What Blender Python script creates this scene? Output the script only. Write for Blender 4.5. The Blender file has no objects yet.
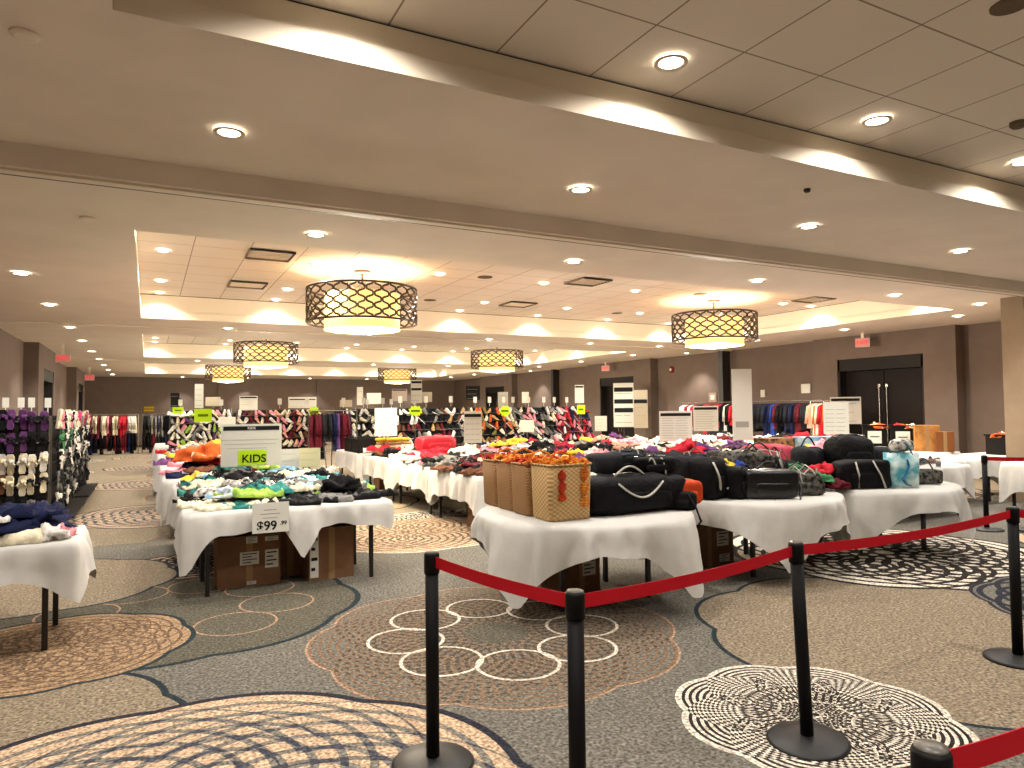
import bpy, bmesh, math, random
from mathutils import Vector, Matrix, noise
R = math.radians
PI = math.pi
sc = bpy.context.scene
COL = sc.collection

# ------------------------------------------------------------ camera, world, exposure
H = 1.63                                              # eye height
F = 697.6                                             # focal length in pixels of a 1024 wide frame
AX = Vector((1338, 12, F)).normalized()               # world X, Y as seen by the lens (right, down, forward)
AY = Vector((-364, 30, F)).normalized()
AZ = AX.cross(AY)
if AZ.y > 0: AZ = -AZ
cd = bpy.data.cameras.new('camera'); cam = bpy.data.objects.new('camera', cd); COL.objects.link(cam)
cd.sensor_width = 36; cd.lens = F / 1024 * 36; cd.clip_start = 0.05; cd.clip_end = 200
rt = Vector((AX.x, AY.x, AZ.x)); dn = Vector((AX.y, AY.y, AZ.y)); fw = Vector((AX.z, AY.z, AZ.z))
cm = Matrix((( rt.x, -dn.x, -fw.x, 0), (rt.y, -dn.y, -fw.y, 0), (rt.z, -dn.z, -fw.z, H), (0, 0, 0, 1)))
cam.matrix_world = cm
sc.camera = cam
w = bpy.data.worlds.new('world'); sc.world = w; w.use_nodes = True
w.node_tree.nodes['Background'].inputs[0].default_value = (1.0, .86, .7, 1)
w.node_tree.nodes['Background'].inputs[1].default_value = 0.3
sc.view_settings.view_transform = 'Standard'; sc.view_settings.look = 'None'
sc.view_settings.gamma = 1; sc.view_settings.use_curve_mapping = False
sc.view_settings.exposure = 1.48
sc.cycles.max_bounces = 7; sc.cycles.diffuse_bounces = 5; sc.cycles.glossy_bounces = 2
sc.cycles.sample_clamp_indirect = 3.0
SPOT_W = 92.0; WARM = (1.0, .93, .86)

def at(px, py, z=0.0):                                # the point of height z seen at a pixel
    r = rt * (px - 512) + dn * (py - 384) + fw * F
    t = (z - H) / r.z
    return Vector((r.x * t, r.y * t, z))

# ------------------------------------------------------------ materials
def lin(c):
    if isinstance(c, str):
        c = tuple(int(c[i:i + 2], 16) for i in (0, 2, 4))
    return tuple(((v / 255) / 12.92 if v / 255 <= .04045 else ((v / 255 + .055) / 1.055) ** 2.4) for v in c)
MATS = {}
def mat(name, c, rough=.8, nscale=0, namt=.15, bump=0, bscale=60, emit=0, metal=0, alpha=None, c2=None):
    if name in MATS: return MATS[name]
    m = bpy.data.materials.new(name); m.use_nodes = True; nt = m.node_tree; b = nt.nodes['Principled BSDF']
    col = lin(c) + (1,)
    b.inputs['Base Color'].default_value = col; b.inputs['Roughness'].default_value = rough
    b.inputs['Metallic'].default_value = metal
    if rough >= .55: b.inputs['Specular IOR Level'].default_value = .18
    if emit:
        b.inputs['Emission Color'].default_value = col; b.inputs['Emission Strength'].default_value = emit
    if nscale:
        tc = nt.nodes.new('ShaderNodeTexCoord'); n = nt.nodes.new('ShaderNodeTexNoise'); n.inputs['Scale'].default_value = nscale; n.inputs['Detail'].default_value = 4
        nt.links.new(tc.outputs['Object'], n.inputs['Vector'])
        rmp = nt.nodes.new('ShaderNodeValToRGB'); e = rmp.color_ramp.elements
        e[0].position = .38; e[1].position = .62
        if c2: e[0].color = lin(c2) + (1,); e[1].color = col
        else:
            e[0].color = tuple(v * (1 - namt) for v in col[:3]) + (1,); e[1].color = tuple(min(1, v * (1 + namt)) for v in col[:3]) + (1,)
        nt.links.new(n.outputs['Fac'], rmp.inputs[0]); nt.links.new(rmp.outputs[0], b.inputs['Base Color'])
    if bump:
        tc = nt.nodes.new('ShaderNodeTexCoord'); n = nt.nodes.new('ShaderNodeTexNoise'); n.inputs['Scale'].default_value = bscale
        nt.links.new(tc.outputs['Object'], n.inputs['Vector'])
        bp = nt.nodes.new('ShaderNodeBump'); bp.inputs['Strength'].default_value = bump; bp.inputs['Distance'].default_value = .01
        nt.links.new(n.outputs['Fac'], bp.inputs['Height']); nt.links.new(bp.outputs[0], b.inputs['Normal'])
    MATS[name] = m; return m

class G:                                              # tiny helper for building math node graphs
    def __init__(s, nt): s.nt = nt
    def m(s, op, a, b=None, c=None):
        n = s.nt.nodes.new('ShaderNodeMath'); n.operation = op
        for i, v in enumerate((a, b, c)):
            if v is None: continue
            if isinstance(v, (int, float)): n.inputs[i].default_value = v
            else: s.nt.links.new(v, n.inputs[i])
        return n.outputs[0]
    def mix(s, f, a, b):
        n = s.nt.nodes.new('ShaderNodeMix'); n.data_type = 'RGBA'
        for i, v in ((0, f), (6, a), (7, b)):
            if isinstance(v, (int, float)): n.inputs[i].default_value = v
            elif isinstance(v, tuple): n.inputs[i].default_value = v
            else: s.nt.links.new(v, n.inputs[i])
        return n.outputs[2]
    def flower(s, X, Y, col, cx, cy, n, R0, rl, rot, step, duty, fill, ring, cross, edge, ew=.02, thin=None, thincol=None, heart=None, rings_to=1.0):
        """a medallion of n overlapping round lobes, each filled with concentric rings"""
        dx = s.m('SUBTRACT', X, cx); dy = s.m('SUBTRACT', Y, cy)
        r = s.m('SQRT', s.m('ADD', s.m('MULTIPLY', dx, dx), s.m('MULTIPLY', dy, dy)))
        a = s.m('ADD', s.m('ARCTAN2', dy, dx), 4 * PI - rot)
        k = 2 * PI / n
        am = s.m('SUBTRACT', s.m('MODULO', a, k), k / 2)
        px = s.m('MULTIPLY', r, s.m('COSINE', am)); py = s.m('ABSOLUTE', s.m('MULTIPLY', r, s.m('SINE', am)))
        def dist(x0, y0):
            u = s.m('SUBTRACT', px, x0); v = s.m('SUBTRACT', py, y0)
            return s.m('SQRT', s.m('ADD', s.m('MULTIPLY', u, u), s.m('MULTIPLY', v, v)))
        d0 = dist(R0, 0); d1 = dist(R0 * math.cos(k), R0 * math.sin(k))
        inside = s.m('LESS_THAN', d0, rl)
        f0 = s.m('LESS_THAN', s.m('FRACT', s.m('DIVIDE', d0, step)), duty)
        d3 = dist(R0 * math.cos(k), -R0 * math.sin(k))
        f1 = s.m('MULTIPLY', s.m('LESS_THAN', s.m('FRACT', s.m('DIVIDE', d1, step)), duty), s.m('LESS_THAN', d1, rl))
        f2 = s.m('MULTIPLY', s.m('LESS_THAN', s.m('FRACT', s.m('DIVIDE', d3, step)), duty), s.m('LESS_THAN', d3, rl))
        fs = s.m('ADD', s.m('ADD', f0, f1), f2)
        if step > 5: body = fill
        else:
            body = s.mix(s.m('GREATER_THAN', fs, .5), fill, ring)
            body = s.mix(s.m('GREATER_THAN', fs, 1.5), body, cross)
        if heart: body = s.mix(s.m('LESS_THAN', r, heart[0]), body, heart[1])
        if thin:
            rc, rr, tw = thin
            dd = s.m('ABSOLUTE', s.m('SUBTRACT', dist(rc, 0), rr)); d2 = s.m('ABSOLUTE', s.m('SUBTRACT', dist(rc * math.cos(k), rc * math.sin(k)), rr))
            body = s.mix(s.m('LESS_THAN', s.m('MINIMUM', dd, d2), tw), body, thincol)
        out = s.mix(inside, col, body)
        if ew: out = s.mix(s.m('LESS_THAN', s.m('ABSOLUTE', s.m('SUBTRACT', d0, rl)), ew), out, edge)
        return out

def C4(c): return lin(c) + (1,)
def carpet_material():
    m = bpy.data.materials.new('carpet'); m.use_nodes = True; nt = m.node_tree; b = nt.nodes['Principled BSDF']; g = G(nt)
    tc = nt.nodes.new('ShaderNodeTexCoord'); sep = nt.nodes.new('ShaderNodeSeparateXYZ'); nt.links.new(tc.outputs['Object'], sep.inputs[0])
    X, Y = sep.outputs[0], sep.outputs[1]
    OL = C4('605d55'); OD = C4('423f38'); CR = C4('aa9278'); NV = C4('26272f'); BR = C4('6d5a48'); TL = C4('222c30'); BK = C4('26221f'); WH = C4('bdb5a6'); GY = C4('6a665e'); PE = C4('927660'); SP = C4('776c5b'); GR = C4('514e43')
    # repeating field further down the room
    TX = g.m('FLOORED_MODULO', g.m('ADD', X, 1.3), 6.4); TY = g.m('FLOORED_MODULO', g.m('ADD', Y, g.m('MULTIPLY', g.m('FLOOR', g.m('DIVIDE', g.m('ADD', X, 1.3), 6.4)), 2.1)), 5.6)
    far = g.flower(TX, TY, C4('7a705e'), 4.2, 1.5, 8, .6, 1.0, .2, 9, .4, C4('877a64'), SP, SP, TL, .025)
    far = g.flower(TX, TY, far, 1.55, 1.6, 8, .5, .95, .1, .13, .34, CR, GY, NV, NV, .022)
    far = g.flower(TX, TY, far, 2.6, 4.1, 8, .55, .85, 0, .1, .4, OL, BR, OD, PE, .01, (.75, .28, .012), WH)
    far = g.flower(TX, TY, far, 5.3, 4.2, 8, .35, .7, .3, .075, .5, BK, WH, BK, WH, .01)
    near = g.mix(0.0, OL, OL)
    near = g.flower(X, Y, near, .25, 6.55, 8, .6, .86, .1, 9, .4, GR, GR, GR, TL, .024, (.78, .30, .009), PE)
    near = g.flower(X, Y, near, -1.0, 4.25, 8, .5, .72, .3, 9, .4, SP, SP, SP, TL, .02)
    near = g.flower(X, Y, near, 2.28, 4.66, 8, .62, .72, .15, .062, .42, OL, BR, OD, PE, .008, (.66, .265, .012), WH, (.24, GR))
    near = g.flower(X, Y, near, 5.05, 3.15, 8, .8, .86, .25, 9, .4, SP, SP, SP, TL, .018)
    near = g.flower(X, Y, near, -.55, 5.85, 8, .35, .52, .2, .085, .26, C4('8a7359'), C4('5c4a3a'), BR, TL, .018)
    near = g.flower(X, Y, near, .07, 2.89, 8, .57, .96, PI / 8 * 0 + .02, .135, .3, CR, GY, C4('3b3c44'), NV, .024)
    near = g.flower(X, Y, near, 3.15, 2.6, 8, .36, .37, .2, .038, .5, BK, WH, BK, WH, .008)
    near = g.flower(X, Y, near, 7.3, 5.05, 8, .75, .95, .1, .15, .36, WH, BK, BK, BK, .016)
    near = g.flower(X, Y, near, 7.0, 2.7, 8, .45, .65, .1, .14, .36, OL, NV, NV, NV, .016)
    near = g.flower(X, Y, near, 3.1, 9.1, 8, .55, .85, .1, .1, .34, CR, BR, OD, WH, .02)
    near = g.flower(X, Y, near, .42, 8.35, 8, .3, .42, .2, .09, .42, CR, BK, NV, BK, .014)
    near = g.flower(X, Y, near, -.9, 8.1, 8, .5, .7, .2, 9, .42, SP, SP, SP, TL, .018)
    near = g.flower(X, Y, near, 10.2, 3.6, 8, .5, .95, .2, .13, .34, CR, GY, NV, NV, .02)
    sel = g.m('LESS_THAN', g.m('ADD', Y, g.m('MULTIPLY', g.m('MAXIMUM', g.m('SUBTRACT', X, 4.5), 0), .35)), 10.1)
    colr = g.mix(sel, far, near)
    n = nt.nodes.new('ShaderNodeTexNoise'); n.inputs['Scale'].default_value = 55; n.inputs['Detail'].default_value = 3; nt.links.new(tc.outputs['Object'], n.inputs['Vector'])
    n2 = nt.nodes.new('ShaderNodeTexVoronoi'); n2.inputs['Scale'].default_value = 42; nt.links.new(tc.outputs['Object'], n2.inputs['Vector'])
    s1 = g.m('MULTIPLY_ADD', g.m('SUBTRACT', n.outputs['Fac'], .5), 3.2, 1.0)
    s1 = g.m('MULTIPLY', s1, g.m('MULTIPLY_ADD', n2.outputs['Distance'], .8, .72))
    vm = nt.nodes.new('ShaderNodeVectorMath'); vm.operation = 'SCALE'; nt.links.new(colr, vm.inputs[0]); nt.links.new(s1, vm.inputs['Scale'])
    nt.links.new(vm.outputs[0], b.inputs['Base Color']); b.inputs['Roughness'].default_value = .95
    b.inputs['Specular IOR Level'].default_value = .1
    bp = nt.nodes.new('ShaderNodeBump'); bp.inputs['Strength'].default_value = .35; bp.inputs['Distance'].default_value = .006
    nt.links.new(n.outputs['Fac'], bp.inputs['Height']); nt.links.new(bp.outputs[0], b.inputs['Normal'])
    return m

def tile_material():                                  # lay-in ceiling tiles with a fine grid
    m = bpy.data.materials.new('ceiling_tile'); m.use_nodes = True; nt = m.node_tree; b = nt.nodes['Principled BSDF']; g = G(nt)
    tc = nt.nodes.new('ShaderNodeTexCoord'); sep = nt.nodes.new('ShaderNodeSeparateXYZ'); nt.links.new(tc.outputs['Object'], sep.inputs[0])
    fx = g.m('FRACT', g.m('DIVIDE', g.m('ADD', sep.outputs[0], 10.2), .715)); fy = g.m('FRACT', g.m('DIVIDE', g.m('ADD', sep.outputs[1], 9.76 - 3.1 - .57 + 4.29), .715))
    line = g.m('MAXIMUM', g.m('LESS_THAN', fx, .017), g.m('LESS_THAN', fy, .017))
    n = nt.nodes.new('ShaderNodeTexNoise'); n.inputs['Scale'].default_value = 1.2; nt.links.new(tc.outputs['Object'], n.inputs['Vector'])
    base = g.mix(n.outputs['Fac'], C4('ddd2c3'), C4('e6dccd'))
    nt.links.new(g.mix(line, base, C4('8d7f6c')), b.inputs['Base Color']); b.inputs['Roughness'].default_value = .9
    return m

def weave_material(name, ca, cb, scale):
    m = bpy.data.materials.new(name); m.use_nodes = True; nt = m.node_tree; b = nt.nodes['Principled BSDF']; g = G(nt)
    tc = nt.nodes.new('ShaderNodeTexCoord'); sep = nt.nodes.new('ShaderNodeSeparateXYZ'); nt.links.new(tc.outputs['Object'], sep.inputs[0])
    u = g.m('MULTIPLY', g.m('ADD', sep.outputs[0], sep.outputs[1]), scale); v = g.m('MULTIPLY', sep.outputs[2], scale * 1.4)
    s = g.m('MULTIPLY', g.m('SINE', u), g.m('SINE', v))
    nt.links.new(g.mix(g.m('MULTIPLY_ADD', s, .5, .5), C4(ca), C4(cb)), b.inputs['Base Color']); b.inputs['Roughness'].default_value = .8
    bp = nt.nodes.new('ShaderNodeBump'); bp.inputs['Strength'].default_value = .5; bp.inputs['Distance'].default_value = .004
    nt.links.new(s, bp.inputs['Height']); nt.links.new(bp.outputs[0], b.inputs['Normal'])
    return m

# ------------------------------------------------------------ mesh helpers
class MB:
    def __init__(s): s.v = []; s.f = []; s.mi = []; s.k = 0
    def add(s, vs, fs, xf=None):
        o = len(s.v)
        for p in vs: s.v.append(tuple(xf @ Vector(p)) if xf else tuple(p))
        for f in fs: s.f.append(tuple(i + o for i in f)); s.mi.append(s.k)
        return s
    def box(s, x0, x1, y0, y1, z0, z1, xf=None):
        vs = [(x, y, z) for z in (z0, z1) for y in (y0, y1) for x in (x0, x1)]
        return s.add(vs, [(0, 2, 3, 1), (4, 5, 7, 6), (0, 1, 5, 4), (2, 6, 7, 3), (0, 4, 6, 2), (1, 3, 7, 5)], xf)
    def quad(s, *p): return s.add(p, [tuple(range(len(p)))])
    def lathe(s, prof, n=24, xf=None, cap=True):
        vs = []; fs = []
        for (r, z) in prof:
            for i in range(n):
                a = 2 * PI * i / n; vs.append((r * math.cos(a), r * math.sin(a), z))
        for k in range(len(prof) - 1):
            for i in range(n):
                j = (i + 1) % n; fs.append((k * n + i, k * n + j, (k + 1) * n + j, (k + 1) * n + i))
        if cap:
            fs.append(tuple(range(n))[::-1]); fs.append(tuple(range((len(prof) - 1) * n, len(prof) * n)))
        return s.add(vs, fs, xf)
    def tube(s, pts, r, n=8, flat=1.0):
        pts = [Vector(p) for p in pts]; vs = []; fs = []
        for i, p in enumerate(pts):
            d = (pts[min(i + 1, len(pts) - 1)] - pts[max(i - 1, 0)]).normalized()
            u = d.cross(Vector((0, 0, 1)))
            if u.length < .05: u = d.cross(Vector((1, 0, 0)))
            u.normalize(); v = d.cross(u)
            for k in range(n):
                a = 2 * PI * k / n; vs.append(p + u * math.cos(a) * r + v * math.sin(a) * r * flat)
        for i in range(len(pts) - 1):
            for k in range(n):
                j = (k + 1) % n; fs.append((i * n + k, i * n + j, (i + 1) * n + j, (i + 1) * n + k))
        fs.append(tuple(range(n))[::-1]); fs.append(tuple(range((len(pts) - 1) * n, len(pts) * n)))
        return s.add(vs, fs)
    def super(s, a, b, c, e1=.35, e2=.35, nu=10, nv=20, amp=0, seed=0, fr=5, flat_bottom=True):
        """rounded, slightly crumpled box sitting on z = 0"""
        def pw(t, e): return math.copysign(abs(t) ** e, t)
        vs = []; fs = []
        for i in range(nu + 1):
            u = -PI / 2 + PI * i / nu
            for j in range(nv):
                v = 2 * PI * j / nv
                x = a * pw(math.cos(u), e1) * pw(math.cos(v), e2); y = b * pw(math.cos(u), e1) * pw(math.sin(v), e2); z = c * pw(math.sin(u), e1)
                if amp:
                    q = noise.noise(Vector((x * fr + seed * 7, y * fr, z * fr))) + .5 * noise.noise(Vector((x * fr * 2.3, y * fr * 2.3 + seed * 5, z * fr * 2.3)))
                    k = 1 + amp * q; x *= k; y *= k; z *= 1 + amp * 1.3 * q
                z += c
                if flat_bottom: z = max(z, 0.0)
                vs.append((x, y, z))
        for i in range(nu):
            for j in range(nv):
                k = (j + 1) % nv; fs.append((i * nv + j, i * nv + k, (i + 1) * nv + k, (i + 1) * nv + j))
        return s.add(vs, fs)
    def mesh(s, name, mats, smooth=False, angle=None):
        me = bpy.data.meshes.new(name); me.from_pydata(s.v, [], s.f)
        if not isinstance(mats, (list, tuple)): mats = [mats]
        for m in mats: me.materials.append(m)
        if any(s.mi): me.polygons.foreach_set('material_index', s.mi)
        if smooth: me.shade_smooth() if angle is None else me.shade_smooth()
        me.update(); return me
    def build(s, name, mats, parent=None, smooth=False, loc=None):
        o = bpy.data.objects.new(name, s.mesh(name, mats, smooth)); COL.objects.link(o)
        if parent: o.parent = parent
        if loc is not None: o.location = loc
        return o

def tag(o, label, cat, group=None, kind=None):
    o['label'] = label; o['category'] = cat
    if group: o['group'] = group
    if kind: o['kind'] = kind
    return o
def struct(o):
    o['kind'] = 'structure'; return o
def empty(name, loc, rz=0, label=None, cat=None, group=None):
    o = bpy.data.objects.new(name, None); COL.objects.link(o); o.location = loc; o.rotation_euler = (0, 0, rz); o.empty_display_size = .1
    if label: tag(o, label, cat, group)
    return o
def kids(o): return [c for c in o.children]
def dup(o, loc=None, rz=None, label=None, group=None, parent=None, scale=None):
    c = o.copy(); COL.objects.link(c)
    if parent: c.parent = parent
    if loc is not None: c.location = loc
    if rz is not None: c.rotation_euler = rz if isinstance(rz, tuple) else (0, 0, rz)
    if label: c['label'] = label
    if group: c['group'] = group
    if scale: c.scale = scale
    for ch in kids(o): dup(ch, parent=c)
    return c
def text_mesh(txt, size, m, name, parent, loc, rot, bold=False):
    cu = bpy.data.curves.new('t', 'FONT'); cu.body = txt; cu.size = size; cu.align_x = 'CENTER'; cu.align_y = 'CENTER'; cu.extrude = .001
    if bold: cu.offset = size * .02
    t = bpy.data.objects.new('t', cu); COL.objects.link(t)
    dg = bpy.context.evaluated_depsgraph_get(); me = bpy.data.meshes.new_from_object(t.evaluated_get(dg))
    COL.objects.unlink(t); bpy.data.objects.remove(t)
    me.materials.clear(); me.materials.append(m)
    o = bpy.data.objects.new(name, me); COL.objects.link(o); o.parent = parent; o.location = loc; o.rotation_euler = rot
    return o

rnd = random.Random(11)
# ------------------------------------------------------------ common materials
SOFFIT = mat('soffit_paint', 'ddd1c1', .9, 1.5, .03)
TRIMW = mat('cove_paint', 'dbcfba', .6)
WALLM = mat('wallcovering', '6c5e55', .85, 3, .04, .1, 90)
WALLD = mat('wallcovering_dark', '6e594c', .85, 3, .04)
BLACKM = mat('black_metal', '050505', .62)
DARKL = mat('leg_metal', '15110f', .4)
LINEN = mat('white_linen', 'c8c7c1', .85, 9, .03, .15, 200)
BASEB = mat('baseboard', '3a2a22', .6)
DOORM = mat('door_wood', '120b08', .6, 6, .15)
FRAMEM = mat('door_frame', '1f1c1a', .6)
CARD = mat('cardboard', '7c5b42', .9, 12, .06)
CARDD = mat('cardboard_tape', '94754f', .6)
PAPER = mat('paper', 'd6d6cb', .8)
INK = mat('ink', '1c1c1c', .8)
FAINT = mat('faint_print', '9c9c94', .8)
NEON = mat('neon_card', 'b6e01c', .7)
RED = mat('red_belt', 'b00c1c', .6)
CHROME = mat('chrome', 'a8a49c', .25, metal=.9)
LENS = mat('lamp_lens', (255, 248, 235), .5, emit=5)
TILE = tile_material()

# ------------------------------------------------------------ room shell
XL, XR, Y0, YB, ZC = -2.75, 16.4, -4.0, 39.0, 3.45
ZN = 3.62                                             # soffit height on the near side of the first partition beam
ZT = 3.92                                             # tile ceiling inside the coffers
XC0, XC1 = -.13, 13.55
COFF = [(7.8, 14.9), (18.0, 25.1), (28.2, 35.3)]
NCOF = (-3.2, 3.88)
m = MB(); m.quad((XL, Y0, 0), (XR + .3, Y0, 0), (XR + .3, YB, 0), (XL, YB, 0)); struct(m.build('floor', carpet_material()))
# soffit with coffer openings
m = MB()
def slab(x0, x1, y0, y1, z): m.quad((x0, y0, z), (x0, y1, z), (x1, y1, z), (x1, y0, z))
ys = [6.3] + [v for c in COFF for v in c] + [YB]
for i in range(0, len(ys), 2): slab(XL, XR + .3, ys[i], ys[i + 1], ZC)
for a, b in COFF: slab(XL, XC0, a, b, ZC); slab(XC1, XR + .3, a, b, ZC)
slab(XL, XR + .3, NCOF[1], 6.12, ZN); slab(XL, -.17, NCOF[0], NCOF[1], ZN); slab(XL, XR + .3, Y0, NCOF[0], ZN)
m.quad((XL, 6.12, ZN), (XR + .3, 6.12, ZN), (XR + .3, 6.14, ZC), (XL, 6.14, ZC)); slab(XL, XR + .3, 6.14, 6.3, ZC - .0)
struct(m.build('ceiling', SOFFIT))
m = MB()
for a, b in COFF: slab(XC0 - .07, XC1 + .07, a - .07, b + .07, ZT)
slab(-.25, XR + .3, NCOF[0] - .07, NCOF[1] + .07, ZT)
struct(m.build('ceiling_tiles', TILE))
def coffer_trim(n, x0, x1, y0, y1, z, zt):
    """moulded fascia round a coffer: sloping cove, bead and picture line"""
    m = MB()
    prof = [(0, z), (0, z + .13), (-.012, z + .14), (-.012, z + .15), (-.03, z + .16), (-.03, zt - .03), (-.03, zt - .014), (-.045, zt - .014), (-.045, zt)]
    ring = [[(x0 + p, y0 + p), (x1 - p, y0 + p), (x1 - p, y1 - p), (x0 + p, y1 - p)] for p, _ in prof]
    for i in range(len(prof) - 1):
        m.k = 1 if i >= len(prof) - 3 else 0  # top strip coloured dark to draw the shadow line under the tiles
        for k in range(4):
            j = (k + 1) % 4; a, b = ring[i], ring[i + 1]
            m.quad((*a[k], prof[i][1]), (*a[j], prof[i][1]), (*b[j], prof[i + 1][1]), (*b[k], prof[i + 1][1]))
    struct(m.build('trim_%d' % n, [TRIMW, mat('painted_shadow', '2a2119', .8)]))
for i, (a, b) in enumerate(COFF): coffer_trim(i + 1, XC0, XC1, a, b, ZC, ZT)
coffer_trim(4, -.17, XR + .2, NCOF[0], NCOF[1], ZN, ZT)
# dark partition tracks across the ceiling and their posts in the walls
n = 5
for y in (6.31, 16.45, 26.85):
    m = MB(); m.box(XL, XR, y, y + .035, ZC - .012, ZC + .01); m.k = 1; m.box(XL, XR, y - .12, y - .02, ZC - .02, ZC + .01)
    struct(m.build('trim_%d' % n, [mat('track_dark', '1d1612', .5), TRIMW])); n += 1
for y in (16.45, 26.85):
    m = MB(); m.box(XR - .32, XR + .05, y - .02, y + .17, 0, ZC); struct(m.build('trim_%d' % n, mat('track_dark', '1d1612', .5))); n += 1
m = MB(); m.box(12.9, 16.4, 6.3, 6.65, 0, ZC); struct(m.build('wall_partition', mat('partition_panel', '8f7d68', .85, 4, .04)))
# walls
def wall_with_bumps(name, xw, sgn, bumps, dy0, dy1, top=2.86):
    m = MB(); d = .32
    m.box(min(xw, xw + sgn * .2), max(xw, xw + sgn * .2), Y0, YB, 0, ZC + .6)
    for (a, b, c, e) in bumps:                        # bump a..b with opening c..e
        x0, x1 = sorted((xw - sgn * d, xw))
        m.box(x0, x1, a, c, 0, ZC); m.box(x0, x1, e, b, 0, ZC); m.box(x0, x1, c, e, top, ZC)
    return struct(m.build(name, WALLM))
RB = [(9.25, 13.04, 10.0, 12.3), (20.0, 24.1, 21.0, 23.2), (30.85, 34.6, 31.7, 33.9)]
LB = [(20.9, 25.0, 21.9, 24.1), (31.3, 35.2, 32.2, 34.4)]
wall_with_bumps('wall_right', XR, 1, RB, 0, 0)
wall_with_bumps('wall_left', XL, -1, LB, 0, 0)
m = MB(); m.box(XL, XR, YB, YB + .2, 0, ZC + .6)
for x in (3.2, 8.2, 13.2): m.box(x, x + 1.5, YB - .12, YB, 0, ZC)
struct(m.build('wall_back', WALLM))
m = MB(); m.box(XL, XR, Y0 - .2, Y0, 0, 4.1); struct(m.build('wall_front', WALLM))
m = MB()
m.box(XR - .02, XR, 6.65, 9.25, 0, .12)
for i, (a, b, c, e) in enumerate(RB):
    m.box(XR - .34, XR - .32, a, c, 0, .12); m.box(XR - .34, XR - .32, e, b, 0, .12); m.box(XR - .34, XR, a - .02, a, 0, .12)
    m.box(XR - .02, XR, b, (RB + [(YB,)])[i + 1][0], 0, .12)
struct(m.build('baseboard_right', BASEB))
m = MB(); m.box(XL, XL + .02, Y0, YB, 0, .12); struct(m.build('baseboard_left', BASEB))
m = MB(); m.box(XL, XR, YB - .14, YB - .12, 0, .12); struct(m.build('baseboard_back', BASEB))
def double_door(n, x, y0, y1, sgn):
    """dark double door set back in its opening, long pull handles"""
    e = bpy.data.objects.new('door_%d' % n, None); COL.objects.link(e); e.location = (x, (y0 + y1) / 2, 0); struct(e)
    hw = (y1 - y0) / 2; t = -sgn
    f = MB(); f.box(min(0, t * .3), max(0, t * .3), -hw, -hw + .06, 0, 2.86); f.box(min(0, t * .3), max(0, t * .3), hw - .06, hw, 0, 2.86); f.box(min(0, t * .3), max(0, t * .3), -hw, hw, 2.55, 2.86)
    f.build('door_frame', FRAMEM, e)
    for s in (-1, 1):
        lf = MB(); a, b = sorted((s * .008, s * (hw - .07))); lf.box(min(t * .03, t * .08), max(t * .03, t * .08), a, b, .01, 2.54)
        a, b = sorted((s * .16, s * (hw - .2))); lf.box(min(t * .08, t * .09), max(t * .08, t * .09), a, b, .2, 2.35)
        l = lf.build('door_leaf', DOORM, e)
        h = MB(); h.tube([(t * .15, s * .1, .75), (t * .15, s * .1, 2.1)], .014); h.tube([(t * .08, s * .1, .85), (t * .15, s * .1, .85)], .012); h.lathe([(.04, -.01), (.04, .01)], 14, Matrix.Translation((t * .13, s * .1, 2.15)) @ Matrix.Rotation(PI / 2, 4, 'Y')); h.tube([(t * .08, s * .1, 2.15), (t * .15, s * .1, 2.15)], .012)
        h.build('door_handle', CHROME, l)
for i, (a, b, c, e) in enumerate(RB): double_door(i + 1, XR, c, e, 1)
for i, (a, b, c, e) in enumerate(LB): double_door(i + 4, XL, c, e, -1)

# ------------------------------------------------------------ ceiling fittings
def spot(parent, z, power, ang=100, blend=.7):
    l = bpy.data.lights.new('bulb', 'SPOT'); l.energy = power; l.spot_size = R(ang); l.spot_blend = blend; l.color = WARM; l.shadow_soft_size = .06
    o = bpy.data.objects.new('bulb', l); COL.objects.link(o); o.parent = parent; o.location = (0, 0, z)
LIGHTD = {}
def downlight(x, y, z, r, label, group, power=1.0, ang=125, blend=.6):
    key = (r,)
    if key not in LIGHTD:
        a = MB(); a.lathe([(r, 0), (r + .025, -.012), (r + .03, 0), (r + .03, .004)], 24, cap=False)
        b = MB(); b.lathe([(r, .002), (r * .8, .014), (.001, .02)], 24, cap=False)
        LIGHTD[key] = (a.mesh('trim_ring', TRIMW, True), b.mesh('lens', LENS, True))
    e = empty('recessed_downlight', (x, y, z - .022), 0, label, 'ceiling light', group)
    for nme, me in zip(('trim_ring', 'lens'), LIGHTD[key]):
        o = bpy.data.objects.new(nme, me); COL.objects.link(o); o.parent = e
    spot(e, -.02, SPOT_W * power, ang, blend)
names4 = ['largest lit recessed downlight, alone at upper left of the near soffit', 'lit recessed downlight right of centre on the near soffit', 'lit recessed downlight on the near soffit beside the small dark sprinkler', 'lit recessed downlight at far right of the near soffit']
for x, t in zip((.49, 3.43, 6.4, 9.22), names4): downlight(x, 5.2, ZN, .075, t, None, .9)
for x in (-2.2, 12.1, 15.0): downlight(x, 5.2, ZN, .075, 'recessed downlight of the near soffit beyond the edge of the view', 'near soffit downlights out of view')
for i, x in enumerate((.95, 3.03, 5.13, 7.26, 9.35, 11.4)):
    t = {1: 'bright recessed downlight in the tile ceiling at top, left of the two fully visible', 2: 'bright recessed downlight in the tile ceiling at top, right of the two fully visible', 3: 'bright recessed downlight cut by the right edge at the tile ceiling'}.get(i, 'recessed downlight in the near tile ceiling out of view')
    downlight(x, 3.5, ZT, .08, t, None if i in (1, 2, 3) else 'near tile ceiling downlights out of view', .27, 158, .4)
for x in (.95, 5.13, 9.35, 13.4):
    for y in (1.4, -.8, -2.6): downlight(x, y, ZT, .08, 'recessed downlight in the near tile ceiling out of view', 'near tile ceiling downlights out of view', 1.0)
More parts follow.
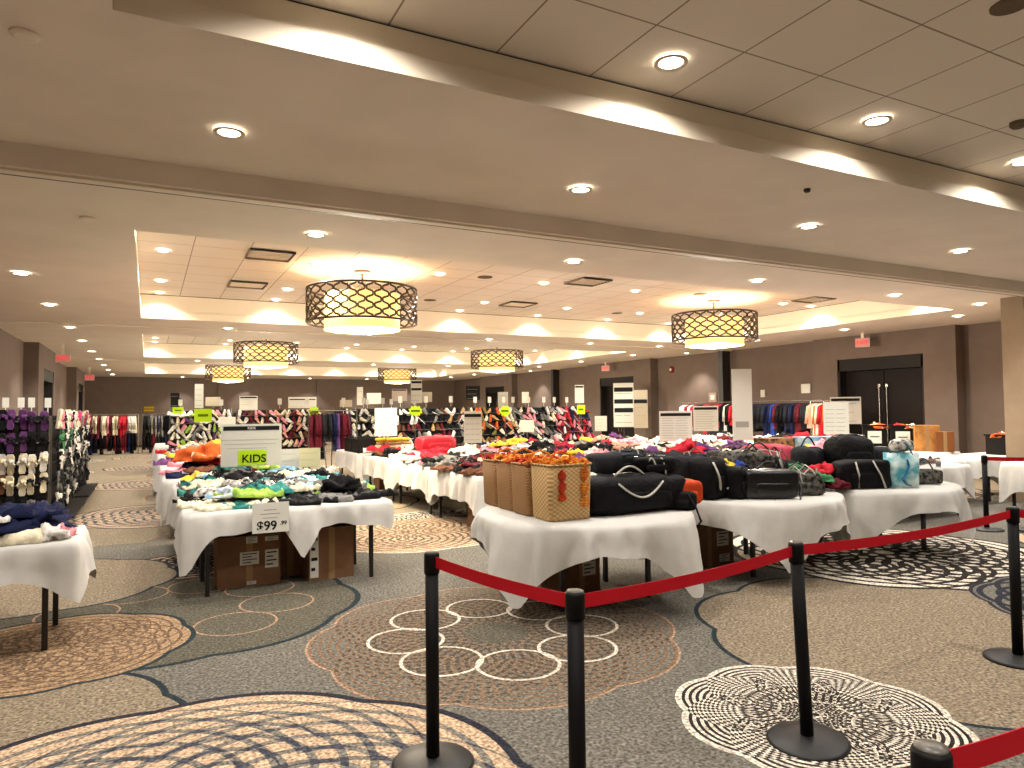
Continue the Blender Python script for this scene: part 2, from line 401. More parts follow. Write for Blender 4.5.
for x in (-1.5,):
    for y in (-2, 1.2): downlight(x, y, ZN, .075, 'recessed downlight over the left wall behind the viewer', 'left row downlights behind the viewer')
ly = [10.7, 13.6, 17.0, 20.0, 23.3, 26.5, 29.6, 32.8, 36.5]
for i, y in enumerate(ly):
    downlight(-1.45, y, ZC, .08, 'lit recessed downlight in the row along the left wall, %s' % ['nearest of the row', 'second nearest', 'third, by the ceiling track', 'fourth, just past the ceiling track', 'fifth', 'sixth', 'third from the far wall', 'second from the far wall', 'last before the far wall'][i], None, .9)
for i, y in enumerate([8.3, 10.9, 13.6, 16.0, 19.0, 22.2, 25.4, 28.8, 32, 35]):
    downlight(14.55, y, ZC, .08, 'lit recessed downlight in the row along the right wall' if i < 5 else 'far lit recessed downlight along the right wall', 'downlights along the right wall' if i < 5 else 'far downlights along the right wall', .8)
for j, y in enumerate((7.15, 16.0, 26.3, 38.2)):
    for i, x in enumerate((1.5, 4.6, 7.7, 10.8, 13.2)):
        downlight(x, y, ZC, .075, 'lit recessed downlight on the soffit %s, %s from the left' % (['just past the near ceiling track', 'between the first and second coffers', 'between the second and third coffers', 'in front of the far wall'][j], ['first', 'second', 'third', 'fourth', 'fifth'][i]), 'downlights on soffit strip %s' % 'abcd'[j], .8, 125 if j < 3 else 100)
for j, (a, b) in enumerate(COFF):
    nm = ['nearest chandelier coffer', 'middle chandelier coffer', 'farthest chandelier coffer'][j]
    for x in (.17, 2.27, 4.3, 6.3, 8.35, 10.4, 12.4, 13.3):
        for y in (a + .32, a + 3.0, b - 1.6, b - .28):
            if x in (4.3, 8.35) and y == a + .32: continue
            if j == 2 and y == a + 3.0: continue
            downlight(x, y, ZT, .07, 'small lit downlight in the %s, %s row, %s from left' % (nm, ['near', 'second', 'third', 'far'][[a + .32, a + 3.0, b - 1.6, b - .28].index(y)], ['first', 'second', 'third', 'fourth', 'fifth', 'sixth', 'seventh', 'eighth'][[.17, 2.27, 4.3, 6.3, 8.35, 10.4, 12.4, 13.3].index(x)]), 'downlights of the ' + nm, .27 if y > b - .5 else .6, 136 if y > b - .5 else 125, .45)
for k, y in enumerate((17.7, 28.3)): downlight(15.75, y, ZC, .07, 'lit recessed downlight washing the right wall %s' % ['beside the dark wall post', 'far down the room'][k], None, 1.0, 100)
# chandeliers
def chandelier():
    e = empty('drum_chandelier', (2.9, 11.0, 0))
    br = mat('chandelier_bronze', '3f3022', .45, metal=.2)
    zb, zt, Ro = 3.06, 3.6, .87
    m = MB(); N = 22
    for zz in (zb, zt):
        m.tube([(Ro * math.cos(2 * PI * i / 64), Ro * math.sin(2 * PI * i / 64), zz) for i in range(65)], .018, 6)
    m.build('rim', br, e, True)
    m = MB()
    for i in range(2 * N):
        a0 = 2 * PI * i / (2 * N); s = 1 if i % 2 else -1; pts = []
        K = 36
        for k in range(K + 1):
            t = k / K; ph = math.cos(t * 3.0 * 2 * PI + PI)
            ww = max(-1, min(1, ph * 1.7)); a = a0 + s * ww * (PI / (2 * N)) * .78
            pts.append((Ro * math.cos(a), Ro * math.sin(a), zb + (zt - zb) * t))
        m.tube(pts, .016, 4)
    m.build('lattice_drum', br, e)
    m = MB(); ri = .6
    m.lathe([(ri, 2.95), (ri, 3.52)], 48, cap=False)
    sh = mat('shade_fabric', (255, 222, 140), .8, emit=.4)
    m.build('fabric_shade', sh, e, True)
    m = MB(); m.lathe([(.001, 2.905), (.3, 2.915), (ri - .01, 2.95)], 48, cap=False); m.build('diffuser', mat('diffuser_glass', (255, 236, 180), .5, emit=.46), e, True)
    m = MB(); m.lathe([(.001, 2.875), (.018, 2.88), (.02, 2.905)], 12, cap=False); m.build('finial', br, e); m = MB(); m.tube([(0, 0, 3.45), (0, 0, 3.9)], .02)
    for k in range(3):
        a = 2 * PI * k / 3; m.tube([(0, 0, 3.5), (Ro * math.cos(a), Ro * math.sin(a), 3.56)], .01, 6)
    m.lathe([(.14, 3.87), (.14, 3.915)], 20)
    m.build('stem', br, e)
    l = bpy.data.lights.new('bulb', 'POINT'); l.energy = 42; l.color = (1, .88, .70); l.shadow_soft_size = .3
    o = bpy.data.objects.new('bulb', l); COL.objects.link(o); o.parent = e; o.location = (0, 0, 3.72)
    l = bpy.data.lights.new('bulb', 'POINT'); l.energy = 240; l.color = (1, .88, .70); l.shadow_soft_size = .3  # unseen extra light added below the diffuser to brighten the ceiling
    o = bpy.data.objects.new('bulb', l); COL.objects.link(o); o.parent = e; o.location = (0, 0, 2.8)
    return e
ch = chandelier()
cl = ['largest lit drum chandelier with bronze lattice, left of the nearest coffer', 'lit bronze lattice drum chandelier at right of the nearest coffer', 'lit drum chandelier just left below the largest one, in the middle coffer', 'lit drum chandelier between the two nearest ones, in the middle coffer', 'smallest lit drum chandelier at left, in the farthest coffer', 'smallest lit drum chandelier at centre, in the farthest coffer']
for i, (x, y) in enumerate([(3.07, 11.1), (10.65, 11.1), (3.0, 21.0), (10.4, 21.0), (2.95, 31.2), (10.2, 31.0)]):
    if i == 0: c = ch; c.location = (x, y, 0)
    else: c = dup(ch, (x, y, 0))
    tag(c, cl[i], 'chandelier', 'drum chandeliers')
# vents, speakers, sprinklers, sensors
def vent(x, y, label):
    e = empty('ceiling_vent', (x, y, ZT - .012), 0, label, 'air vent')
    m = MB(); m.box(-.31, .31, -.31, -.28, -.02, .012); m.box(-.31, .31, .295, .31, -.02, .012); m.box(-.31, -.295, -.28, .295, -.02, .012); m.box(.295, .31, -.28, .295, -.02, .012); m.build('vent_frame', mat('vent_dark', '75695a', .7), e)
    m = MB(); m.box(-.27, .27, -.27, .27, .004, .01)
    for k in range(5): m.box(-.27, .27, -.24 + k * .1, -.2 + k * .1, -.01, .004)
    m.build('vent_slats', TRIMW, e); m = MB(); m.box(-.3, .3, -.34, -.31, -.022, -.0); m.build('painted_shadow', mat('track_dark', '1d1612', .5), e)  # solid dark bar draws the shade along the vent's near edge
for x, y, t in [(1.55, 10.5, 'square ceiling vent left of the largest chandelier, nearer of two'), (1.55, 13.1, 'square ceiling vent left of the largest chandelier, farther of two'), (6.95, 10.35, 'square ceiling vent between the two nearest chandeliers, right one'), (7.05, 13.2, 'square ceiling vent between the two nearest chandeliers, left one'), (12.5, 10.1, 'square ceiling vent right of the right chandelier'), (4.3, 21.0, 'square ceiling vent in the middle coffer')]: vent(x, y, t)
def disc(name, x, y, z, r, m_, label, cat, h=.012):
    m = MB(); m.lathe([(r, 0), (r, -h), (r * .7, -h * 1.6)], 20); o = m.build(name, m_, loc=(x, y, z)); tag(o, label, cat)
p = at(25, 34, ZN); disc('ceiling_speaker', p.x, p.y, ZN, .07, SOFFIT, 'flat round cover plate on the near soffit at upper left', 'cover plate')
p = at(88, 218, ZC); disc('ceiling_cover', p.x, p.y, ZC, .07, SOFFIT, 'round cover plate on the soffit left of the coffer', 'cover plate')
p = at(807, 189, ZN); disc('sprinkler_head', p.x, p.y, ZN, .03, mat('track_dark', '1d1612'), 'small dark sprinkler on the near soffit above right', 'sprinkler', .02)
for (a, b, t) in [(485, 277, 'near the centre of the nearest coffer'), (430, 300, 'beside the largest chandelier'), (700, 294, 'left of the right chandelier'), (617, 313, 'low centre of the nearest coffer')]:
    p = at(a, b, ZT); disc('ceiling_speaker', p.x, p.y, ZT, .13, mat('speaker_grille', '6b5c4b'), 'round brown ceiling speaker ' + t, 'ceiling speaker', .008)
p = at(1010, 5, ZT); disc('ceiling_speaker', p.x, p.y, ZT, .1, mat('speaker_grille', '6b5c4b'), 'round brown ceiling speaker at the top right corner', 'ceiling speaker', .008)
p = at(1018, 122, ZT); disc('ceiling_sensor', p.x, p.y, ZT, .06, mat('speaker_grille', '6b5c4b'), 'small brown ceiling sensor at the right edge', 'sensor', .03)
def exit_sign(loc, rz, label):
    e = empty('exit_sign', loc, rz, label, 'exit sign', 'red exit signs')
    m = MB(); m.box(-.16, .16, -.03, .03, -.11, .11); m.build('sign_housing', mat('exit_face', 'b8837b', .5, emit=.1), e)
    MB().box(-.03, .03, -.015, .015, .11, ZC - loc[2]).build('stem', SOFFIT, e)
    text_mesh('EXIT', .13, mat('exit_red', 'd01828', .5, emit=.5), 'lettering', e, (0, -.034, 0), (PI / 2, 0, 0), True)
exit_sign((15.6, 11.2, 3.2), -PI / 2 + .5, 'red exit sign hanging before the near right double door')
exit_sign((15.6, 22.1, 3.2), -PI / 2 + .5, 'red exit sign hanging before the farther right door')
exit_sign((-1.95, 21.2, 3.08), 0, 'red exit sign hanging over the nearer left door')
exit_sign((-2.0, 31.2, 3.05), 0, 'small red exit sign over the farther left door')
def wallplate(x, y, z, w, h, m_, name, label, cat):
    m = MB(); m.box(-.012, .012, -w / 2, w / 2, -h / 2, h / 2); m.k = 1; m.box(-.018, -.012, -w / 4, w / 4, -h / 4, h / 4)
    o = m.build(name, [m_, PAPER], loc=(x, y, z)); tag(o, label, cat)
wallplate(XR - .02, 15.1, 2.05, .16, .22, PAPER, 'thermostat_panel', 'small white wall panel left of the pair, on the right wall', 'wall panel')
wallplate(XR - .02, 13.55, 2.15, .3, .26, PAPER, 'control_panel', 'white wall control panel just left of the near double door', 'wall panel')
wallplate(XR - .02, 17.2, 1.98, .35, .3, mat('wall_plate_tan', '9a8574'), 'outlet_panel', 'tan wall panel beside the dark wall post', 'wall panel')
e = empty('fire_alarm', (XR - .02, 19.2, 3.0), 0, 'round red fire alarm on the right wall beside the far door', 'fire alarm')
MB().lathe([(.12, -.03), (.12, .02), (.06, .05)], 20, Matrix.Rotation(-PI / 2, 4, 'Y')).build('alarm_body', mat('alarm_red', '6e2218'), e)
MB().lathe([(.05, .05), (.05, .06)], 14, Matrix.Rotation(-PI / 2, 4, 'Y')).build('alarm_lens', PAPER, e)

# ------------------------------------------------------------ tables and cloths
def table_proto(L, W, name='folding_table'):
    e = empty(name, (0, 0, 0))
    m = MB(); m.box(-L / 2, L / 2, -W / 2, W / 2, .715, .742); m.build('tabletop', mat('table_top', '3a2f28', .6), e)
    for sx in (-1, 1):
        for sy in (-1, 1):
            l = MB(); l.box(sx * (L / 2 - .17) - .018, sx * (L / 2 - .17) + .018, sy * (W / 2 - .06) - .018, sy * (W / 2 - .06) + .018, 0, .715); l.build('leg', DARKL, e)
        c = MB(); c.box(sx * (L / 2 - .17) - .014, sx * (L / 2 - .17) + .014, -W / 2 + .06, W / 2 - .06, .64, .68); c.build('crossbar', DARKL, e)
    return e
def round_table_proto(Rr):
    e = empty('round_table', (0, 0, 0))
    MB().lathe([(Rr, .715), (Rr, .742)], 48).build('tabletop', mat('table_top', '3a2f28', .6), e)
    for a in (45, 135, 225, 315):
        c, s = math.cos(R(a)), math.sin(R(a)); l = MB(); l.box(c * .62 - .018, c * .62 + .018, s * .45 - .018, s * .45 + .018, 0, .715); l.build('leg', DARKL, e)
    for sg in (-1, 1):
        x = sg * .438; l = MB(); l.box(x - .015, x + .015, -.32, .32, .6, .63); l.build('crossbar', DARKL, e)
    return e
def drape(name, outline, drop, seed, label, group=None, z=.748, amp=.035, levels=8, fold=9.0):
    """cloth: flat top inside the outline, hanging skirt with folds; drop(i,p,nrm) gives the hang length"""
    n = len(outline); m = MB(); vs = [(p[0], p[1], z) for p in outline]; c = (sum(p[0] for p in outline) / n, sum(p[1] for p in outline) / n, z)
    vs.append(c); fs = [(i, (i + 1) % n, n) for i in range(n)]
    base = len(vs); s = 0.0; S = []
    for i in range(n):
        S.append(s); a, b = outline[i], outline[(i + 1) % n]; s += math.hypot(b[0] - a[0], b[1] - a[1])
    rows = [list(range(n))]
    for k in range(1, levels + 1):
        t = k / levels; row = []
        for i in range(n):
            a, b = outline[i - 1], outline[(i + 1) % n]; tx, ty = b[0] - a[0], b[1] - a[1]; L = math.hypot(tx, ty) or 1; nx, ny = ty / L, -tx / L
            d = drop(i, outline[i])
            q = math.sin(S[i] * fold + seed * 3 + 2.2 * noise.noise(Vector((S[i] * 1.3, seed, 0)))) + .8 * noise.noise(Vector((S[i] * 5, seed * 2, t))) + .5 * abs(noise.noise(Vector((S[i] * 13, seed * 5, t * 1.5))))
            off = .012 + .02 * math.sin(min(1, t * 2) * PI / 2) + amp * q * t * min(1, d / .3) + .016 * math.sin(S[i] * 33 + seed + 3 * noise.noise(Vector((S[i] * 2, seed, 3)))) * min(1, max(0, t - .08) * 2.2) * (.4 + noise.noise(Vector((S[i] * 3, seed, 9)))**2 * 6) + .06 * t * d
            row.append(len(vs)); vs.append((outline[i][0] + nx * off, outline[i][1] + ny * off, z - d * t - .004 * t))
        rows.append(row)
    for k in range(levels):
        a, b = rows[k], rows[k + 1]
        for i in range(n):
            j = (i + 1) % n; fs.append((a[j], a[i], b[i], b[j]))
    m.add(vs, fs); o = m.build(name, LINEN, smooth=True); tag(o, label, 'tablecloth', group)
    return o
def rect_outline(cx, cy, L, W, rz=0, step=.028):
    pts = []; cr = .03
    cs = [(-L / 2, -W / 2), (L / 2, -W / 2), (L / 2, W / 2), (-L / 2, W / 2)]
    for k in range(4):
        a, b = cs[k], cs[(k + 1) % 4]; D = math.hypot(b[0] - a[0], b[1] - a[1]); n_ = max(4, int(D / step))
        for i in range(n_):
            t = (cr + (D - 2 * cr) * i / (n_ - 1)) / D; pts.append((a[0] + (b[0] - a[0]) * t, a[1] + (b[1] - a[1]) * t))
    c, s = math.cos(rz), math.sin(rz)
    return [(cx + x * c - y * s, cy + x * s + y * c) for x, y in pts], pts
def rect_cloth(cx, cy, L, W, drops, seed, label, group=None, corner=.22, rz=0, peaks=()):
    """drops = hang on -y, +x, +y, -x sides; peaks = (side, position, extra, width) points of a second cloth hanging lower"""
    out, loc = rect_outline(cx, cy, L, W, rz)
    def drop(i, p):
        x, y = loc[i]; dd = [(abs(y + W / 2), drops[0], 0, x), (abs(x - L / 2), drops[1], 1, y), (abs(y - W / 2), drops[2], 2, x), (abs(x + L / 2), drops[3], 3, y)]
        dd.sort(key=lambda q: q[0]); d = dd[0][1]; side = dd[0][2]; u = dd[0][3]
        cd_ = math.hypot(L / 2 - abs(x), W / 2 - abs(y)); d2 = dd[1][1]
        if d > .1 and d2 > .1: d += (corner if isinstance(corner, (int, float)) else corner[(2 if y > 0 else 0) + (1 if x > 0 else 0)]) * math.exp(-(cd_ / .13) ** 1.4)
        for (sd, pos, ex, wd) in peaks:
            if sd == side: d += ex * max(0, 1 - abs(u - pos) / wd)
        d += .012 * math.sin(u * 17 + seed)
        return max(.01, d)
    return drape('tablecloth', out, drop, seed, label, group)
def round_cloth(cx, cy, Rr, half, rot, seed, label, group=None):
    n_ = 260; out = [(cx + Rr * math.cos(2 * PI * i / n_), cy + Rr * math.sin(2 * PI * i / n_)) for i in range(n_)]
    def drop(i, p):
        a = 2 * PI * i / n_ - rot; d = half / max(abs(math.cos(a)), abs(math.sin(a)))
        return min(d, half * 1.36) - Rr + .01 * math.sin(i * .35)
    return drape('tablecloth', out, drop, seed, label, group, amp=.055, fold=7.5)
TAB = table_proto(1.83, .76); TABUSED = []
def table(x, y, rz, label, group=None):
    if not TABUSED: o = TAB; TABUSED.append(1)
    else: o = dup(TAB)
    o.location = (x, y, 0); o.rotation_euler = (0, 0, rz); tag(o, label, 'table', group)
    if not group and 'group' in o: del o['group']
    return o
# round tables in front right
RT = round_table_proto(.9)
tag(RT, 'round table under the woven baskets and the big black duffel', 'table'); RT.location = (3.42, 5.2, 0)
t2 = dup(RT, (5.55, 5.35, 0), .2, 'round table under the black leather bag, middle of the three in front'); t3 = dup(RT, (7.42, 5.3, 0), -.2, 'round table under the blue and white tote, rightmost of the three in front')
round_cloth(3.42, 5.2, .92, 1.13, R(-20), 1, 'white cloth on the round table holding woven baskets')
round_cloth(5.55, 5.35, .9, 1.12, R(22), 2, 'white cloth on the middle front round table under black bags')
round_cloth(7.42, 5.3, .9, 1.1, R(-14), 3, 'white cloth on the front round table holding the blue and white tote')

# ------------------------------------------------------------ garments
def height_solid(mask, hgt, nx, ny, sx, sy):
    m = MB(); idx = {}; vs = []
    def vid(i, j, top):
        k = (i, j, top)
        if k not in idx:
            x = (i / nx * 2 - 1); y = (j / ny * 2 - 1); idx[k] = len(vs)
            wob = noise.noise(Vector((x * 3, y * 3, sx * 50))) * .05
            vs.append(((x + wob) * sx, (y + wob) * sy, hgt(x, y) if top else 0.0))
        return idx[k]
    cells = {(i, j) for i in range(nx) for j in range(ny) if mask((i + .5) / nx * 2 - 1, (j + .5) / ny * 2 - 1)}
    fs = []
    for (i, j) in cells:
        fs.append((vid(i, j, 1), vid(i + 1, j, 1), vid(i + 1, j + 1, 1), vid(i, j + 1, 1)))
        for (di, dj, a, b) in ((0, -1, (i, j), (i + 1, j)), (1, 0, (i + 1, j), (i + 1, j + 1)), (0, 1, (i + 1, j + 1), (i, j + 1)), (-1, 0, (i, j + 1), (i, j))):
            if (i + di, j + dj) not in cells: fs.append((vid(*a, 1), vid(*a, 0), vid(*b, 0), vid(*b, 1)))
    m.add(vs, fs); return m
def ridge(x, y, s, f): return abs(noise.noise(Vector((x * f + s * 9.1, y * f * .6 + s * 3.3, s))))
CLOTHBASE = mat('fabric_grey', '777777', .9, 9, .1, .2, 120)
def g_tee(s):
    def mask(x, y):
        body = abs(x) < .55 and -1 < y < .85; sl = y > .3 and abs(x) < 1 and y < 1.05 - abs(x) * .35
        return (body or sl) and not (y > .7 and abs(x) < .16)
    return height_solid(mask, lambda x, y: .014 + .085 * ridge(x, y, s, 2.8) + .04 * ridge(x, y, s + 4, 6), 22, 22, .27, .3)
def g_fold(s):
    def mask(x, y): return abs(x) < .97 and abs(y) < .97
    def h(x, y):
        ed = min(1, (1 - max(abs(x), abs(y))) * 5 + .45); return (.045 + (.02 if x > -.1 + .1 * y else 0) + .022 * ridge(x, y, s, 3)) * ed
    return height_solid(mask, h, 14, 12, .18, .14)
def g_crumple(s):
    m = MB(); nu, nv = 12, 24; vs = []; fs = []
    for i in range(nu + 1):
        u = -PI / 2 + PI * i / nu
        for j in range(nv):
            v = 2 * PI * j / nv; x, y, z = math.cos(u) * math.cos(v), math.cos(u) * math.sin(v), math.sin(u)
            q = 1 + .75 * noise.noise(Vector((x * 1.6 + s * 5, y * 1.6, z))) - .8 * abs(noise.noise(Vector((x * 3.1, y * 3.1 + s * 4, z * 2)))) + .25 * noise.noise(Vector((x * 7, y * 7, s)))
            vs.append((x * .24 * q, y * .19 * q, max(0, .02 + z * .12 * q)))
    for i in range(nu):
        for j in range(nv):
            k = (j + 1) % nv; fs.append((i * nv + j, i * nv + k, (i + 1) * nv + k, (i + 1) * nv + j))
    return m.add(vs, fs)
def g_trousers(s):
    def mask(x, y): return (y > .4 and abs(x) < .6) or (y <= .4 and .06 - .05 * y < abs(x) < .78 - .0 * y)
    return height_solid(mask, lambda x, y: .02 + .06 * ridge(x, y, s, 2.6), 14, 16, .22, .32)
def g_drape(s):                                        # long sleeved top thrown down with sleeves out
    def mask(x, y):
        sl = abs(y - .25 * math.sin(x * 3 + s)) < .22; body = abs(x + .1) < .5 and abs(y) < .9
        return (sl or body) and abs(x) < .98
    return height_solid(mask, lambda x, y: .016 + .12 * ridge(x, y, s, 2.3) + .045 * ridge(x, y, s + 2, 7), 28, 20, .36, .24)
def g_roll(s):
    m = MB(); pts = []
    for i in range(9): t = i / 8; pts.append((-.2 + .4 * t, .04 * math.sin(t * 5 + s), .055 + .01 * noise.noise(Vector((t * 4, s, 0)))))
    return m.tube(pts, .055, 10, .85)
GK = [('tee_shirt', g_tee, 'tee shirt', 3), ('folded_shirt', g_fold, 'folded shirt', 2), ('crumpled_sweater', g_crumple, 'crumpled sweater', 5), ('trousers', g_trousers, 'pair of trousers', 2), ('long_sleeve_top', g_drape, 'long-sleeved top', 4), ('rolled_towel', g_roll, 'rolled towel', 2)]
GM = {}
for nm, fn, word, cnt in GK:
    GM[nm] = []
    for s in range(cnt):
        me = fn(s + 1).mesh(nm, CLOTHBASE, True); GM[nm].append(me)
WORD = {nm: w_ for nm, _, w_, _ in GK}
PAL = dict(teal='37837c', lime='94b84e', sky='7ba6bf', black='0b0b0c', white='d8d4cc', grey='74726e', mint='9cc4a6', yellow='d8b83a', orange='c65a26', navy='111838', brown='5e3a26', tan='b08d5e', cream='d8d0b4', pink='d88a96', red='b3202e', green='3d7a4c', blue='27418f', purple='5c3766', maroon='5a1622', peach='d8a088', olive='6f6a3a', charcoal='1d1e21', magenta='c03a72', aqua='7fd8d8')
PRINTS = {'black-white': ('black', 'white', 30), 'teal-black': ('teal', 'black', 18), 'lime-grey': ('lime', 'grey', 20), 'pink-white': ('pink', 'white', 24), 'navy-red': ('navy', 'red', 16), 'blue-white': ('sky', 'white', 20), 'brown-cream': ('brown', 'cream', 22), 'grey-black': ('grey', 'black', 25), 'olive-cream': ('olive', 'cream', 18)}
def cmat(c):
    if c in PRINTS:
        a, b, sc_ = PRINTS[c]; return mat('print_' + c, PAL[a], .85, sc_ * .6, .1, .3, 60, c2=PAL[b])
    k = 'cloth_' + c
    if k in MATS: return MATS[k]
    return mat(k, PAL[c], .85, 14, .22, .5, 45)
def garment(kind, colour, loc, rot, where, cat='clothing', scale=1.0, group=None, label=None, spot_=''):
    me = rnd.choice(GM[kind]); o = bpy.data.objects.new(kind, me); COL.objects.link(o)
    o.location = loc; o.rotation_euler = rot; o.scale = (scale, scale, scale * rnd.uniform(.8, 1.15))
    o.material_slots[0].link = 'OBJECT'; o.material_slots[0].material = cmat(colour)
    tag(o, label or ('%s %s %s%s' % (colour, WORD[kind], where, spot_)), cat, group or ('%s %ss %s' % (colour, kind.replace('_', ' '), where))[:60])
    return o
KIND_W = [('crumpled_sweater', 4), ('long_sleeve_top', 3), ('tee_shirt', 3), ('trousers', 1), ('folded_shirt', 2)]
def heap(x0, x1, y0, y1, z, colours, where, sp=.34, layers=2, scale=1.0, kinds=KIND_W, dome=.0, seed=0, align=None):
    pool = [k for k, w_ in kinds for _ in range(w_)]
    for L in range(layers):
        nx = max(1, round((x1 - x0) / sp)); ny = max(1, round((y1 - y0) / (sp * .82)))
        for i in range(nx):
            for j in range(ny):
                u = (i + .5) / nx; v = (j + .5) / ny
                ins = .5 * L * .2
                if L and (u < ins or u > 1 - ins or v < ins) and rnd.random() < .7: continue
                if L and rnd.random() < .15: continue
                x = x0 + (x1 - x0) * u + rnd.uniform(-.07, .07) + (sp * .3 if L % 2 else 0) * (1 if u < .8 else -1); y = y0 + (y1 - y0) * v + rnd.uniform(-.06, .06)
                zz = z + L * .07 + dome * math.sin(PI * u) * math.sin(PI * v) * L
                sp_ = ', %s, %s, %s' % (('top of heap', 'bottom layer')[L == 0] if L != 1 else 'middle layer' if layers > 2 else 'top layer', ['front edge', 'near half', 'centre', 'far half', 'back edge'][min(4, int(v * 5))], ['left edge', 'left half', 'middle', 'right half', 'right edge'][min(4, int(u * 5))])
                garment(rnd.choice(pool), rnd.choice(colours), (x, y, zz), (rnd.uniform(-.12, .12) * L, rnd.uniform(-.12, .12) * L, rnd.uniform(0, 6.28) if align is None else align + rnd.choice((0, PI)) + rnd.uniform(-.5, .5)), where, scale=scale * rnd.uniform(.85, 1.15), spot_=sp_)
ZTOP = .752
KIDC = ['teal', 'teal-black', 'lime', 'lime-grey', 'sky', 'blue-white', 'black', 'black', 'black', 'charcoal', 'grey-black', 'white', 'grey', 'mint', 'cream', 'yellow', 'black-white', 'black', 'black', 'cream', 'grey', 'sky', 'teal-black']
MIXC = ['black', 'black-white', 'navy-red', 'pink-white', 'brown-cream', 'grey-black', 'black', 'olive-cream', 'white', 'navy', 'red', 'pink', 'cream', 'peach', 'charcoal', 'grey', 'olive', 'yellow', 'brown', 'purple', 'black', 'white', 'maroon']

# --- row one: along the aisle, the kids tables in front
for k in range(4): table(1.225, 7.15 + k * .77, 0, 'folding table of the kids block, %s from the front' % ['first', 'second', 'third', 'fourth'][k])
rect_cloth(1.225, 7.54, 1.87, 1.56, (.19, .16, .02, .22), 4, 'white cloth hanging over the front of the kids table beside the aisle', corner=(.36, .05, .0, .0), peaks=((0, .06, .3, .16), (0, .9, .04, .4)))
rect_cloth(1.225, 9.1, 1.87, 1.5, (.02, .3, .3, .36), 5, 'white cloth on the back half of the kids block beside the aisle')
heap(.42, 2.12, 6.86, 9.7, ZTOP, KIDC, 'on the kids table', .27, 2, .85, dome=.02, kinds=[('tee_shirt', 3), ('long_sleeve_top', 4), ('folded_shirt', 2), ('crumpled_sweater', 1)], align=.1)
blocks = [(10.75, 2, 'second'), (13.2, 2, 'third'), (15.7, 3, 'fourth'), (21.7, 3, 'fifth')]
for (y, nt_, o_) in blocks:
    for k in range(nt_): table(1.15, y + k * .77, 0, 'folding table in the %s block of tables along the aisle' % o_, 'tables of the %s aisle block' % o_)
    rect_cloth(1.15, y + (nt_ - 1) * .385, 1.9, nt_ * .77 + .04, (.3, .3, .3, .42), y, 'white cloth over the %s block of tables along the aisle' % o_)
heap(.4, 1.95, 10.5, 11.9, ZTOP, ['orange', 'red', 'brown', 'white', 'navy', 'lime', 'pink', 'black', 'cream'], 'on the second aisle block', .4, 3, 1.15, dome=.04)
heap(.4, 1.95, 12.95, 14.3, ZTOP, MIXC, 'on the third aisle block', .46, 2, 1.25)
heap(.4, 1.95, 15.5, 17.5, ZTOP, MIXC, 'on the fourth aisle block', .55, 2, 1.35)
# --- row two
for k in range(3):
    y = 9.3 + k * 1.9
    for s_ in (0, 1): table(4.3 + s_ * .78, y, PI / 2, 'folding table in the second row, %s pair from the front, %s one' % (['first', 'second', 'third'][k], ['left', 'right'][s_]), 'second row table pair %s' % 'abc'[k])
    rect_cloth(4.69, y, 1.6, 1.88, (.4, .3, .02, .36), 20 + k, 'white cloth on the second row, %s from the woven baskets' % ['nearest', 'second', 'third'][k], corner=.18, peaks=((3, -.75, .0, .3), (3, .8, .15, .25)))
heap(4.0, 5.4, 8.6, 14.0, ZTOP, ['black', 'brown', 'white', 'grey', 'black', 'cream', 'red', 'charcoal', 'pink', 'maroon'], 'on the second row', .4, 2, 1.05, dome=.04)
for k in range(1):
    table(4.35, 15.6 + k * 1.9, PI / 2, 'folding table in the farther part of the second row', 'farther tables of the second row')
    rect_cloth(4.35, 15.6 + k * 1.9, .8, 1.88, (.55, .3, .02, .36), 30 + k, 'white cloth under the black crates, %s' % ['nearer one', 'farther one'][k])
# --- rows three to five
def long_row(cx, y_list, word, cols, sp, layers, sc_, seed):
    for k, y in enumerate(y_list):
        for s_ in (-1, 1): table(cx + s_ * .39, y, PI / 2, 'folding table of the %s row under heaped clothes' % word, '%s row tables' % word)
        rect_cloth(cx, y, 1.6, 1.88, (.35, .3, .02, .33), seed + k, 'white cloth on the %s row, %s' % (word, ['its front table', 'its second table', 'its third table', 'its fourth table', 'its farthest table'][k]))
        heap(cx - .72, cx + .72, y - .85, y + .85, ZTOP, cols, 'on the %s row' % word, sp, layers, sc_ * (1 + .0 * k), dome=.05)
long_row(7.35, [8.5, 10.4, 12.3, 14.2], 'third', MIXC, .38, 2, 1.08, 40)
long_row(10.1, [8.15, 10.05, 11.95, 13.85], 'fourth', MIXC + ['red', 'aqua', 'lime'], .42, 2, 1.15, 50)
long_row(12.6, [11.2, 13.1], 'fifth', MIXC + ['magenta', 'navy'], .48, 2, 1.25, 60)
long_row(8.6, [18.95, 20.85], 'sixth', MIXC + ['blue', 'navy'], .5, 2, 1.3, 70)

def onY(px, py, y):                                   # the point at depth y seen at a pixel
    r = rt * (px - 512) + dn * (py - 384) + fw * F
    t = y / r.y
    return Vector((r.x * t, y, H + r.z * t))
def onX(px, py, x):
    r = rt * (px - 512) + dn * (py - 384) + fw * F
    t = x / r.x
    return Vector((x, r.y * t, H + r.z * t))

